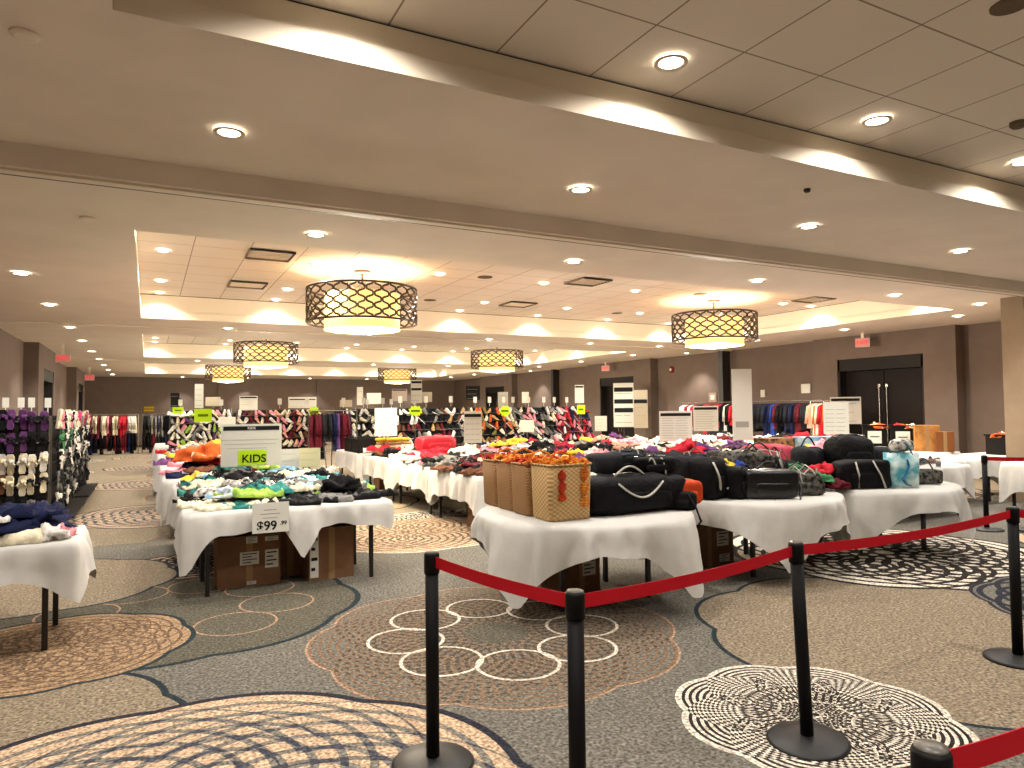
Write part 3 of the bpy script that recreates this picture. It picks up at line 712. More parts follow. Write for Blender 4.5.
# ------------------------------------------------------------ stanchions with red belts
def stanchion(x, y, label, belt_to=None, sag=.02, tilt=(0, 0), hx=0.0):
    e = empty('belt_stanchion', (x, y, 0), 0, label, 'stanchion')
    e.rotation_euler = (tilt[0], tilt[1], 0)
    MB().lathe([(.19, 0), (.19, .012), (.178, .022), (.08, .034), (.04, .04)], 40).build('base', mat('base_black', '0a0a0a', .5), e, True)
    MB().lathe([(.031, .03), (.031, .88)], 24).build('pole', BLACKM, e, True)
    MB().lathe([(.036, .875), (.036, .96), (.033, .968)], 24).build('head', mat('head_black', '060606', .6), e, True)
    MB().lathe([(.03, .966), (.03, .974), (.012, .977)], 24).build('cap', mat('cap_grey', '57534c', .35), e, True)
    if belt_to:
        m = MB(); p0 = Vector((x + hx, y, .93)); p1 = Vector((belt_to[0], belt_to[1], belt_to[2] if len(belt_to) > 2 else .93)); d = (p1 - p0); L = d.length; d.normalize()
        a = p0 + d * .034; b = p1 - d * .034; nrm = Vector((-d.y, d.x, 0)) * .0015; N = 14; vs = []; fs = []
        for i in range(N + 1):
            t = i / N; c = a.lerp(b, t) - Vector((0, 0, sag * 4 * t * (1 - t) * L / 1.5)) - Vector((x, y, 0))
            for (o, h) in ((nrm, .026), (-nrm, .026), (-nrm, -.026), (nrm, -.026)): vs.append(c + o + Vector((0, 0, h)))
        for i in range(N):
            for k in range(4): j = (k + 1) % 4; fs.append((i * 4 + k, i * 4 + j, (i + 1) * 4 + j, (i + 1) * 4 + k))
        fs += [(0, 1, 2, 3), (N * 4 + 3, N * 4 + 2, N * 4 + 1, N * 4)]
        bm_ = m.add(vs, fs).build('belt', RED, e); bm_['label'] = 'red stretched belt'
        Mx = Matrix.Rotation(tilt[0], 4, 'X'); 
        if tilt != (0, 0): bm_.rotation_euler = (-tilt[0], -tilt[1], 0)
    return e
p2 = at(575, 590, .975); p4 = (4.94, 2.52); p7 = at(931, 745, .975)
stanchion(1.18, 3.09, 'leftmost black belt post, standing on the cream carpet medallion', (p2.x, p2.y))
stanchion(p2.x, p2.y, 'black belt post at centre front, its foot below the frame', (2.813, 2.41))
stanchion(2.86, 2.41, 'black belt post on the black and white carpet medallion, leaning slightly', p4, tilt=(0, -.05), hx=-.047)
stanchion(p4[0], p4[1], 'black belt post at the right edge where the long belt ends', (6.6, 1.6))
stanchion(9.73, 5.28, 'far black belt post near the right pillar', (11.6, 4.6))
p8 = at(1019, 457, .96); stanchion(p8.x + .25, p8.y, 'farthest black belt post at the right edge beside the pillar')
pe = at(1100, 708, .93)
stanchion(p7.x, p7.y, 'nearest black belt post at the bottom right corner, seen from above', (pe.x, pe.y))
stanchion(pe.x, pe.y, 'black belt post beyond the right edge holding the nearest belt')

# ------------------------------------------------------------ boxes
def carton(x, y, wx, wy, h, rz, label, marks=(), mat_=None, z=0):
    e = empty('cardboard_box', (x, y, z), rz, label, 'box')
    m = MB(); m.box(-wx / 2, wx / 2, -wy / 2, wy / 2, 0, h); m.build('carton', mat_ or CARD, e)
    m = MB(); m.box(-.03, .03, -wy / 2 - .002, wy / 2 + .002, h * .0 + .001, h + .002); m.build('tape', CARDD, e)
    for (mx, mz, mw, mh) in marks:
        l = MB(); l.box(mx - mw / 2, mx + mw / 2, -wy / 2 - .005, -wy / 2 - .002, mz - mh / 2, mz + mh / 2); l.k = 1
        for k in range(4): l.box(mx - mw * .38, mx + mw * (.1 + .28 * (k % 2)), -wy / 2 - .006, -wy / 2 - .005, mz - mh * .35 + k * mh * .22, mz - mh * .35 + k * mh * .22 + mh * .07)
        l.build('label', [PAPER, INK], e)
    return e
carton(.86, 7.25, .56, .42, .47, 0, 'cardboard box with two white labels under the left of the kids table', [(-.0, .26, .17, .12), (.2, .24, .12, .17), (.02, .43, .1, .06), (.2, .43, .12, .04), (.02, .03, .08, .03)])
carton(1.27, 7.45, .24, .4, .45, 0, 'narrow brown box between the two front boxes under the kids table')
carton(1.6, 7.15, .44, .42, .5, .04, 'cardboard box with a white side strip under the right of the kids table', [(-.17, .25, .08, .44)])
carton(3.42, 5.45, .42, .34, .42, .1, 'cardboard box with white label under the table of woven baskets', [(.08, .22, .15, .15)])
carton(5.15, 5.75, .66, .5, .5, .0, 'large cardboard box under the middle front round table', [(.18, .27, .16, .15), (.2, .07, .14, .08)])
carton(4.28, 9.05, .4, .35, .48, .1, 'plain cardboard box under the near end of the second row')
carton(4.75, 9.2, .4, .35, .46, -.1, 'dark cardboard box behind the plain one under the second row', mat_=mat('card_dark', '3c2a22', .9))
carton(4.5, 14.4, .45, .4, .5, 0, 'cardboard box under the cloth by the folded blankets')
carton(5.0, 14.5, .3, .3, .4, 0, 'orange patterned box under the table by the folded blankets', mat_=mat('box_orange', '9c5b26', .8))
carton(6.9, 8.0, .5, .4, .45, 0, 'cardboard box under the front of the third row')

# ------------------------------------------------------------ woven baskets
W1 = weave_material('straw_dark', '7a5430', 'a07848', 190)
W2 = weave_material('straw_light', 'a07c4a', 'd2b07a', 130)
OR1 = mat('tassel_orange', 'c8561c', .8, 30, .2, c2='d89a34'); OR2 = mat('tassel_red', 'b0381c', .8, 30, .2)
def basket(x, y, wx, wy, h, rz, front, label, seed):
    e = empty('woven_basket', (x, y, ZTOP), rz, label, 'basket', 'woven straw baskets')
    m = MB(); vs = []; fs = []; n_ = 28; rows = [(0, .9), (.02, .97), (h * .5, 1.0), (h, 1.03), (h, .97), (.03, .9)]
    def pt(a, k, z):
        c, s = math.cos(a), math.sin(a); q = .22
        return (wx / 2 * k * math.copysign(abs(c) ** q, c), wy / 2 * k * math.copysign(abs(s) ** q, s), z)
    for z, k in rows:
        for i in range(n_): vs.append(pt(2 * PI * (i + .5) / n_, k, z))
    for r_ in range(len(rows) - 1):
        for i in range(n_): j = (i + 1) % n_; fs.append((r_ * n_ + i, r_ * n_ + j, (r_ + 1) * n_ + j, (r_ + 1) * n_ + i))
    fs.append(tuple(range(n_))[::-1]); fs.append(tuple(range(5 * n_, 6 * n_)))
    m.add(vs, fs).build('woven_body', front, e, True)
    m = MB(); m.tube([pt(2 * PI * (i + .5) / n_, 1.04, h) for i in range(n_ + 1)], .008, 6); m.build('rim', W2, e, True)
    r_ = random.Random(seed); m = MB()
    for i in range(34):                               # fringe of tassels spilling over the rim
        a = r_.uniform(0, 2 * PI); p = Vector(pt(a, r_.uniform(.4, 1.06), h)); q = p + Vector((r_.uniform(-.06, .06), r_.uniform(-.06, .06), r_.uniform(.01, .05))); s_ = p + Vector((r_.uniform(-.08, .08), r_.uniform(-.08, .08), -.0))
        m.tube([p, (p + q) / 2 + Vector((0, 0, .02)), q, s_], r_.uniform(.008, .016), 5)
    m.build('tassel_fringe', OR1 if seed % 2 else OR2, e)
    m = MB(); m.tube([(-wx * .25, 0, h - .05), (-wx * .22, 0, h + .07), (0, 0, h + .1), (wx * .22, 0, h + .07), (wx * .25, 0, h - .05)], .01, 6); m.build('handle', OR1, e)
    return e
bk = basket(2.98, 4.87, .4, .31, .44, 0, W2, 'front woven basket with red and orange embroidered tassels', 1)
for (px_, c_, w_, h_, top) in ((-.09, OR2, .07, .24, .4), (.12, OR1, .08, .33, .43)):
    m = MB(); r_ = random.Random(px_)
    for k in range(16):
        z0 = top - h_ * k / 16; ww = w_ * (.25 + .75 * abs(math.sin(k * .55)))
        m.tube([(px_ - ww / 2, -.163, z0), (px_, -.172, z0 - .008), (px_ + ww / 2, -.163, z0)], .009, 5)
    m.build('embroidered_tassel', c_, bk)
basket(2.98, 5.21, .42, .31, .43, 0, W1, 'second woven basket from the front, brown straw', 2)
basket(3.0, 5.54, .42, .31, .43, 0, W1, 'third woven basket from the front, brown straw', 3)
basket(3.0, 5.86, .4, .28, .42, 0, W1, 'rearmost woven basket behind the other three, left end', 4)

# ------------------------------------------------------------ bags
BAGB = mat('bag_black', '070708', .7, 20, .2, .9, 22); LEA = mat('leather_black', '0c0c0d', .3, 0, 0, .25, 40)
STR = mat('strap_white', 'b9b5ac', .7); BAGC = mat('bag_charcoal', '15171b', .75, 15, .2, .9, 22)
def arc(p0, p1, hgt, n=12, out=(0, 0)):
    p0, p1 = Vector(p0), Vector(p1)
    return [p0.lerp(p1, i / n) + Vector((out[0] * math.sin(PI * i / n), out[1] * math.sin(PI * i / n), hgt * math.sin(PI * i / n))) for i in range(n + 1)]
def bag(name, loc, rz, size, m_, label, handles=(), hm=None, zip_=True, amp=.1, seed=1, cat='bag', e1=.45, e2=.4, pocket=True, tilt=0, tangle=0):
    e = empty(name, loc, rz, label, cat); e.rotation_euler = (tilt, 0, rz)
    a, b, c = size[0] / 2, size[1] / 2, size[2] / 2
    MB().super(a, b, c, e1, e2, 14, 32, amp, seed).build('body', m_, e, True)
    if pocket: MB().super(a * .62, .025, c * .45, .4, .4, 8, 20, .05, seed + 3).build('pocket', m_, e, True, (0, -b * .93, c * .25))
    if zip_: MB().tube([(-a * .8, 0, c * 1.9), (0, 0, c * 2.02), (a * .8, 0, c * 1.9)], .008, 5).build('zip', CHROME, e)
    for h in handles:
        MB().tube(h, .011, 6, .8).build('handle', hm or m_, e, True)
    q = random.Random(seed * 77)
    for k in range(tangle):                           # loose shoulder straps thrown over the bag
        x0, x1 = q.uniform(-a, a), q.uniform(-a, a); y0, y1 = q.uniform(-b, -b * .2), q.uniform(-b, b)
        MB().tube([(x0, y0 * 1.05, c * q.uniform(.6, 1.6)), (x0 * .8 + x1 * .2, y0 * .9, 2 * c + .02), ((x0 + x1) / 2, (y0 + y1) / 2, 2 * c + q.uniform(.01, .1)), (x1, y1, 2 * c * q.uniform(.8, 1)), (x1 * 1.05, y1 - .05, c)], .009, 5, .6).build('strap', q.choice((STR, mat('strap_grey', '6f6d66', .7), BAGB)), e, True)
    return e
Z = ZTOP
bag('duffel_bag', (3.68, 4.93, Z), .02, (1.05, .46, .32), BAGB, 'big black duffel bag lying on the front round table beside the woven baskets', [arc((-.25, -.22, .26), (.22, -.22, .26), -.12, 12, (0, -.03)), arc((-.2, -.1, .31), (.1, -.12, .31), .08)], STR, True, .12, 2)
bag('backpack', (3.75, 5.15, Z + .29), .25, (.62, .34, .2), BAGC, 'dark blue-grey backpack lying on top of the big black duffel bag', [arc((-.25, -.1, .17), (.28, -.14, .1), .05, 12, (0, -.08)), arc((-.2, 0, .19), (.25, -.05, .16), .04, 12, (0, -.04))], mat('strap_slate', '3d4a5c'), True, .2, 4, tangle=4)
bag('gym_bag', (3.98, 4.98, Z + .3), -.1, (.4, .3, .16), BAGB, 'small black gym bag with grey handles on top of the duffel', [arc((-.1, -.12, .1), (-.02, -.15, .02), .08), arc((.02, -.12, .12), (.06, -.16, .0), .07)], STR, True, .2, 6, tangle=2)
bag('pouch', (4.42, 5.02, Z), -.4, (.3, .16, .21), mat('pouch_orange', 'c4431a', .55, 12, .15), 'bright orange drawstring pouch between the black bags', [arc((-.12, 0, .19), (.12, 0, .19), .03)], mat('strap_peach', 'd0906a'), False, .15, 7)
bag('shoulder_bag', (4.13, 4.72, Z - .0), -.9, (.22, .1, .16), BAGB, 'small black bag with strap dangling off the edge of the basket table', [[(.05, -.05, .14), (.12, -.06, .02), (.16, -.08, -.08), (.12, -.1, -.14)]], BAGB, False, .15, 8)
for i, (c, x, y, z_, s_) in enumerate([('aqua', 3.25, 5.15, .3, .8), ('peach', 3.2, 4.95, .3, .7), ('pink', 3.27, 5.3, .3, .7), ('white', 3.3, 5.02, .28, .6), ('mint', 3.5, 5.45, .05, .8), ('aqua', 3.35, 5.6, .25, 1.0), ('blue', 3.1, 5.75, .3, .8), ('magenta', 3.3, 5.8, .25, .8), ('green', 3.7, 5.7, .1, .9), ('black', 3.9, 5.6, .05, 1.1), ('charcoal', 3.6, 5.8, 0, 1.0)]):
    garment('crumpled_sweater', c, (x, y, Z + z_), (0, 0, i), '', 'clothing', s_ * .8, 'cloths among the front bags', '%s scarf crumpled between the woven baskets and the duffel%s' % (c, ', nearer one' if i == 0 else ', farther one' if i == 5 else ''))
# middle table
bag('backpack', (4.9, 5.2, Z), .35, (.5, .3, .4), BAGB, 'black backpack with two curved white straps beside the orange pouch', [arc((-.18, -.12, .36), (-.12, -.16, .1), .0, 12, (-.05, -.05)), arc((.0, -.12, .36), (-.02, -.18, .1), .0, 12, (.09, -.06))], STR, False, .12, 3)
bag('handbag', (4.72, 5.42, Z), .2, (.45, .35, .42), BAGC, 'dark charcoal bag behind the white-strapped backpack', [], None, False, .25, 9, tangle=2)
bag('messenger_bag', (5.12, 5.08, Z), .3, (.36, .25, .3), BAGB, 'black messenger bag squeezed between the backpack and the leather bag', [arc((-.12, -.1, .25), (.12, -.1, .25), .07)], None, True, .2, 10)
bag('leather_bag', (5.36, 4.9, Z), -.5, (.52, .26, .28), LEA, 'shiny black leather duffel bag with its strap hanging over the cloth', [arc((-.12, 0, .26), (.12, 0, .26), .09), [(.26, -.02, .22), (.28, -.1, .1), (.24, -.16, -.03), (.15, -.17, -.09), (.05, -.17, -.06), (0, -.16, 0)]], LEA, True, .04, 11, e1=.3, e2=.3)
PATT = mat('pattern_cloth', 'bdb8aa', .7, 26, c2='141414'); PATT2 = mat('pattern_grey', '5f5c55', .7, 22, c2='0c0c0b')
bag('patterned_bag', (5.82, 4.98, Z), -.55, (.5, .3, .22), PATT2, 'slumped grey and black patterned bag at the right of the leather bag', [arc((-.15, -.1, .18), (.15, -.1, .15), .06)], STR, False, .3, 12, tangle=7)
bag('patterned_bag', (5.5, 5.35, Z + .12), -.3, (.6, .4, .3), PATT2, 'dark camouflage-patterned bag heaped above the leather bag', [arc((-.2, -.15, .25), (.2, -.15, .2), .1), arc((-.1, -.18, .25), (.25, -.1, .3), .12)], LEA, False, .3, 13, tangle=7)
bag('shoulder_bag', (5.95, 5.35, Z + .05), .3, (.4, .3, .28), BAGB, 'black shoulder bag behind the slumped patterned bag', [arc((-.15, 0, .25), (.15, 0, .25), .15)], None, False, .25, 14, tangle=4)
for i, (c, x, y, z_, s_) in enumerate([('red', 4.95, 5.6, .42, 1.1), ('white', 5.1, 5.8, .4, 1.0), ('peach', 5.15, 5.4, .3, .6), ('blue', 5.3, 5.25, .27, .6), ('yellow', 5.02, 5.15, .3, .5), ('green', 6.1, 5.2, .22, .6), ('maroon', 6.2, 5.3, .1, .8), ('purple', 5.4, 5.85, .4, .9), ('charcoal', 4.85, 5.85, .2, 1.2), ('black', 5.6, 5.8, .25, 1.2), ('charcoal', 5.9, 5.75, .1, 1.2)]):
    garment('crumpled_sweater', c, (x, y, Z + z_), (0, 0, i * 1.3), '', 'clothing', s_ * .85, 'cloths heaped behind the black bags', '%s cloth heaped behind the black bags, %s' % (c, ['rear left', 'rear centre', 'centre', 'just above leather bag', 'left front', 'right side', 'right edge', 'rear', 'far left', 'far rear', 'far right'][i]))
# right table
bag('tote_bag', (6.82, 4.98, Z), -.35, (.62, .26, .3), BAGB, 'wide black tote bag with two straight white straps', [[(-.12, -.12, .29), (-.1, -.15, .15), (-.1, -.14, .01)], [(.08, -.12, .3), (.14, -.16, .15), (.2, -.15, .01)]], STR, False, .1, 15, e1=.3)
bag('travel_bag', (7.1, 5.3, Z + .12), -.3, (.5, .36, .44), BAGB, 'rounded black travel bag standing behind the wide black tote', [arc((-.2, -.05, .38), (.2, -.05, .38), .06)], None, True, .1, 16, e1=.7, e2=.5)
bag('handbag', (6.78, 5.6, Z + .05), .2, (.4, .3, .36), BAGC, 'dark bag at the left rear of the right table', [arc((-.15, 0, .38), (.15, 0, .38), .1)], None, False, .2, 17)
bag('handbag', (7.5, 5.2, Z + .05), -.3, (.42, .28, .36), BAGC, 'charcoal handbag behind the blue and white tote', [], None, True, .12, 18)
for i, (c, x, y, z_, s_) in enumerate([('red', 6.5, 5.2, .15, .8), ('green', 6.3, 5.05, .1, .6), ('black', 6.45, 5.45, .1, 1.1), ('maroon', 6.42, 4.98, .02, .6)]):
    garment('crumpled_sweater', c, (x, y, Z + z_), (0, 0, i * 2), '', 'clothing', s_, 'cloths at the left of the right table', '%s cloth left of the wide black tote' % c)
# blue tote
e = empty('tote_bag', (7.24, 4.78, Z), -.55, 'upright tote bag in blue, aqua and white swirls with a spotted scarf', 'bag')
TOTE = mat('tote_print', 'cfe0dc', .6, 7, c2='4d9fae')
m = MB(); n_ = 20; vs = []; fs = []
for z_, k in [(0, .96), (.2, 1.0), (.4, 1.03), (.4, .98), (.02, .92)]:
    for i in range(n_):
        a = 2 * PI * (i + .5) / n_; c_, s_ = math.cos(a), math.sin(a); vs.append((.155 * k * math.copysign(abs(c_) ** .25, c_), .09 * k * math.copysign(abs(s_) ** .25, s_), z_))
for r_ in range(4):
    for i in range(n_): j = (i + 1) % n_; fs.append((r_ * n_ + i, r_ * n_ + j, (r_ + 1) * n_ + j, (r_ + 1) * n_ + i))
fs.append(tuple(range(n_))[::-1]); m.add(vs, fs).build('tote_body', TOTE, e, True); e.scale = (1, 1, .93)
for s_ in (-1, 1): MB().tube(arc((-.08, s_ * .085, .38), (.08, s_ * .085, .38), .14), .009, 6).build('handle', mat('tote_handle', '3a8094'), e, True)
MB().tube([(.02, -.1, .33), (.03, -.105, .25), (.0, -.105, .17), (-.04, -.1, .1), (.01, -.1, .04), (.05, -.1, .03)], .02, 6, .3).build('printed_swirl', mat('swirl_blue', '1f6d92'), e)
o = MB().super(.13, .09, .07, .8, .8, 12, 24, .35, 5, 4).build('spotted_scarf', mat('scarf_spots', 'e3dfd4', .7, 18, c2='15130f'), None, True, (7.26, 4.79, Z + .385)); tag(o, 'black and white spotted scarf knotted on the blue tote', 'scarf')
e = bag('clear_handbag', (7.76, 4.88, Z), -.55, (.4, .18, .16), mat('pattern_dark', '6a675f', .7, 26, c2='101010'), 'small handbag with dark patterned base and clear upper half', [arc((-.1, -.05, .15), (.1, -.05, .15), .13)], LEA, False, .05, 21, e1=.3, e2=.3, pocket=False)
m = MB(); m.box(-.18, .18, -.06, .06, .15, .28)
gl = bpy.data.materials.new('clear_vinyl'); gl.use_nodes = True; gb = gl.node_tree.nodes['Principled BSDF']; gb.inputs['Transmission Weight'].default_value = .9; gb.inputs['Roughness'].default_value = .15; gb.inputs['IOR'].default_value = 1.05
m.build('clear_panel', gl, e)

# ------------------------------------------------------------ signs
def sign(px0, py0, px1, py1, y, label, base=None, header=(0,), rows=5, cols=1, text=None, twist=0.0, m_=None, name='price_sign', foot=True, rim=False):
    """a card on a thin stand; its panel fills the given picture rectangle at depth y"""
    a, b = onY((px0 + px1) / 2, py0, y), onY((px0 + px1) / 2, py1, y)
    zc = Vector((a.x, a.y, a.z - H)).dot(fw); wd = (px1 - px0) * zc / F; h = a.z - b.z
    base = ZTOP if base is None else base
    e = empty(name, (b.x, y, base), -math.atan2(b.x, y) + twist, label, 'sign')
    z0 = b.z - base
    m = MB(); m.box(-wd / 2, wd / 2, -.006, .006, z0, z0 + h); m.build('panel', m_ or PAPER, e)
    if header:
        for q in header:
            m = MB(); m.box(-wd * .46, wd * .46, -.009, -.006, z0 + h * (.9 - q) - h * .05, z0 + h * (.9 - q) + h * .05); m.build('header_strip', INK, e)
    if rows:
        m = MB()
        for c in range(cols):
            for k in range(rows):
                zz = z0 + h * (.76 - .66 * k / max(1, rows - 1)); x0 = -wd * .42 + wd * .84 * c / cols; m.box(x0, x0 + wd * (.84 / cols) * (.8 if k % 2 else .9), -.008, -.006, zz - h * .006, zz + h * .008)
        o = m.build('print_lines', FAINT, e); o['kind'] = 'stuff'
    if foot and z0 > .02:
        m = MB(); m.tube([(0, .01, 0), (0, .01, z0 + h * .5)], .008, 6); m.box(-.08, .08, -.05, .07, 0, .012); m.build('stand', CHROME, e)
    return e, z0, h, wd
def tagcard(px0, py0, px1, py1, y, label, twist=0, star=False, base=0):
    a, b = onY((px0 + px1) / 2, py0, y), onY((px0 + px1) / 2, py1, y); zc = Vector((a.x, a.y, a.z - H)).dot(fw); wd = (px1 - px0) * zc / F; h = a.z - b.z
    e = empty('neon_price_card', (b.x, y, (a.z + b.z) / 2), -math.atan2(b.x, y) + twist, label, 'price card', 'neon price cards')
    m = MB()
    if star:
        n_ = 20; pts = [((wd / 2) * (1 if i % 2 else .72) * math.cos(2 * PI * i / n_), (h / 2) * (1 if i % 2 else .72) * math.sin(2 * PI * i / n_)) for i in range(n_)]
        m.add([(x, -.004, z) for x, z in pts] + [(x, .004, z) for x, z in pts], [tuple(range(n_)), tuple(range(n_, 2 * n_))[::-1]] + [(i, n_ + i, n_ + (i + 1) % n_, (i + 1) % n_) for i in range(n_)])
    else: m.box(-wd / 2, wd / 2, -.004, .004, -h / 2, h / 2)
    m.build('card', NEON, e)
    m = MB(); m.box(-wd * .3, wd * .3, -.007, -.004, -h * .08, h * .1); m.build('print_line', mat('olive_print', '55700f'), e)
    m = MB(); m.tube([(0, .008, h / 2), (0, .008, -(a.z + b.z) / 2 + (ZTOP if base is None else base))], .006, 5); m.build('stick', CHROME, e)
    return e
e, z0, h, wd = sign(223, 424, 280, 466, 9.3, 'large white sign reading KIDS under a black strip, on the kids table', rows=0, header=(0.0,), name='kids_sign')
text_mesh('KIDS', h * .085, PAPER, 'header_lettering', e, (0, -.011, z0 + h * .9), (PI / 2, 0, 0), True)
m = MB(); m.box(wd * -.22, wd * .25, -.011, -.006, z0 + h * .03, z0 + h * .38); m.build('green_sticker', NEON, e)
text_mesh('KIDS', h * .26, INK, 'sticker_lettering', e, (wd * .04, -.014, z0 + h * .17), (PI / 2, 0, 0), True)
m = MB()
for k, (a_, b_) in enumerate([(.55, .9), (.5, .86), (.44, .7)]): m.box(-wd * a_ * .9, wd * (b_ - .45), -.008, -.006, z0 + h * (.62 - .1 * k), z0 + h * (.63 - .1 * k))
m.build('print_lines', FAINT, e)
sign(280, 449, 299, 470, 9.5, 'plain white card just right of the large KIDS sign', header=(), rows=3)
sign(299, 448, 320, 469, 9.6, 'cream card second right of the large KIDS sign', header=(), rows=3, m_=mat('paper_cream', 'd2d0a8'))
# 99 sign pinned to the cloth at the front
e = empty('price_sign', (1.0, 6.70, .54), -.02, 'white price sign reading $99.99 hung on the front of the kids table cloth', 'sign')
e.rotation_euler = (-.05, 0, -.02)
m = MB(); m.box(-.16, .16, -.012, -.006, 0, .27); m.build('panel', PAPER, e)
text_mesh('$99', .115, INK, 'price_lettering', e, (-.035, -.014, .06), (PI / 2, 0, 0), True)
text_mesh('.99', .05, INK, 'cents_lettering', e, (.11, -.014, .08), (PI / 2, 0, 0), True)
m = MB(); m.box(-.06, .05, -.0135, -.012, .2, .208); m.box(-.09, .08, -.0135, -.012, .165, .173); m.box(-.07, .06, -.0135, -.012, .13, .136); m.build('print_lines', FAINT, e)
sign(375, 408, 397, 436, 13.2, 'plain white paper sign behind the folded blankets', header=(), rows=6)
sign(464, 411, 482, 443, 10.6, 'white sign with black header above the second row, left of the orange tassels', header=(.04,), rows=5, cols=3, twist=.05)
sign(411, 380, 422, 403, 18.0, 'tall white sign with two black strips above the shoe racks', header=(.0, .3), rows=4, base=0, foot=True)
sign(422, 392, 432, 402, 19.0, 'small tan card right of the tall white sign', header=(), rows=3, base=0, m_=mat('paper_tan', 'b3a890'))
sign(195, 384, 203, 408, 19.5, 'tall narrow white sign over the aisle shoe rack', header=(), rows=4, base=0, twist=.1)
sign(171, 393, 179, 407, 20.5, 'small black sign board at the aisle end', header=(), rows=2, base=0, m_=INK)
sign(660, 411, 692, 441, 9.2, 'square white sign with black header over the third row', header=(.02,), rows=9, cols=2)
sign(694, 406, 718, 431, 10.4, 'square white sign with black header behind the similar one', header=(.0,), rows=8, cols=1)
e, z0, h, wd = sign(733, 369, 753, 440, 8.6, 'tall blank white board standing over the heaped clothes', header=(), rows=0, twist=.35, name='tall_board', base=0)
m = MB(); m.box(-wd * .35, wd * .3, -.009, -.006, z0 + h * .18, z0 + h * .26); m.build('small_print', FAINT, e)
sign(825, 402, 848, 434, 7.2, 'white sheet sign in front of another, left of the black crates', header=(), rows=6, cols=2)
sign(832, 397, 860, 424, 7.9, 'white sign with black header behind the sheet sign near the double door', header=(.0,), rows=3, cols=1)
sign(575, 385, 584, 403, 15.5, 'small white sign on a pole right of the red shoes', header=(.0,), rows=3, base=0)
sign(595, 416, 607, 431, 13.0, 'small white card among clothes right of the shoe racks', header=(), rows=4, base=0)
sign(520, 420, 534, 432, 14.5, 'plain white card low among the middle shoe racks', header=(), rows=0, base=0)
sign(498, 392, 508, 408, 19.0, 'white tag sign on the middle shoe racks', header=(), rows=2, base=0)
sign(219, 417, 235, 427, 17.4, 'white card behind the large KIDS sign', header=(), rows=2)
sign(522, 392, 529, 403, 20.5, 'small white sign right of the lit chandelier at centre', header=(), rows=2, base=0)
sign(614, 383, 634, 427, 20.3, 'tall white banner with black strips in the far right doorway', header=(.05, .32, .52), rows=5, cols=2, base=0, name='banner')
sign(634, 390, 648, 428, 19.8, 'tan banner beside the white one at the far right doorway', header=(.2,), rows=4, base=0, m_=mat('paper_tan', 'b3a890'), name='banner')
sign(357, 387, 363, 405, 26, 'narrow white poster in a dark frame far behind the shoe racks', header=(), rows=3, base=0)
sign(367, 393, 381, 404, 24, 'white landscape card on a stand far behind the shoe racks', header=(), rows=3, base=0)
sign(392, 389, 407, 401, 30, 'pale board with a dark top strip near the far wall', header=(0,), rows=3, base=0, m_=mat('paper_pink', 'a8998c'))
sign(240, 396, 257, 411, 27, 'white poster with dark top on a stand before the far wall', header=(0,), rows=3, base=0)
sign(289, 397, 316, 408, 30, 'wide panelled white board before the far wall', header=(.12,), rows=2, cols=3, base=0)
sign(206, 397, 220, 406, 27, 'tan card on a stand before the far wall', header=(), rows=3, base=0, m_=mat('paper_tan', 'b3a890'))
sign(340, 400, 352, 407, 30, 'tan framed card before the far wall', header=(), rows=2, base=0, m_=mat('paper_tan', 'b3a890'))
sign(466, 386, 480, 400, 28, 'black poster board with white lettering lines, centre rear', header=(), rows=3, base=0, m_=INK)
e = empty('wall_notice', (.04, YB - .015, 1.88), 0, 'small yellow notice on the far wall above the clothes rack', 'notice')
MB().box(-.22, .22, -.005, .005, -.14, .14).build('sheet', mat('notice_yellow', '8f7a1e'), e); m = MB(); m.box(-.22, .22, -.008, -.005, .04, .09); m.box(-.22, .22, -.008, -.005, -.1, -.05); m.build('print_lines', mat('notice_gold', 'c9a92a'), e)
tagcard(173, 407, 183, 414, 20.3, 'neon green card at the aisle end below the black sign')
tagcard(195, 409, 211, 422, 18.9, 'neon green card on the aisle shoe rack')
tagcard(307, 406, 321, 419, 17.0, 'neon green starburst card above the dark hanging coats', star=True)
tagcard(408, 405, 423, 417, 14.9, 'neon green round card on the brown shoe rack', star=True)
tagcard(499, 405, 511, 417, 14.9, 'neon green starburst card at the middle shoe racks', star=True, base=0)
tagcard(577, 405, 585, 414, 15.4, 'neon green card below the small white pole sign', base=0)
e = tagcard(529, 447, 543, 453, 12.9, 'neon green card on the white cloth behind the orange tassels')

# ------------------------------------------------------------ shoes
SOLE = mat('shoe_sole', 'c9c4b6', .7)
def shoe_mesh(heel=False):
    m = MB(); prof = [(-.14, .028, .075), (-.11, .036, .085), (-.06, .036, .075), (-.02, .034, .06), (.04, .042, .045), (.09, .044, .038), (.125, .034, .03), (.14, .012, .02)]
    n_ = 8; vs = []; fs = []
    for (x, w_, h_) in prof:
        for k in range(n_):
            a = PI * k / (n_ - 1); vs.append((x, w_ * math.cos(a), .018 + h_ * math.sin(a)))
    for i in range(len(prof) - 1):
        for k in range(n_ - 1): fs.append((i * n_ + k, (i + 1) * n_ + k, (i + 1) * n_ + k + 1, i * n_ + k + 1))
    fs.append(tuple(range(n_))); fs.append(tuple(range((len(prof) - 1) * n_, len(prof) * n_))[::-1])
    m.add(vs, fs); m.k = 1; o = []
    for (x, w_, h_) in prof: o.append((x, w_ + .004))
    base = [(x, w_) for x, w_ in o] + [(x, -w_) for x, w_ in o[::-1]]; n2 = len(base)
    m.add([(x, y, 0) for x, y in base] + [(x, y, .02) for x, y in base], [tuple(range(n2))[::-1], tuple(range(n2, 2 * n2))] + [(i, (i + 1) % n2, n2 + (i + 1) % n2, n2 + i) for i in range(n2)])
    return m.mesh('shoe', [CLOTHBASE, SOLE], True)
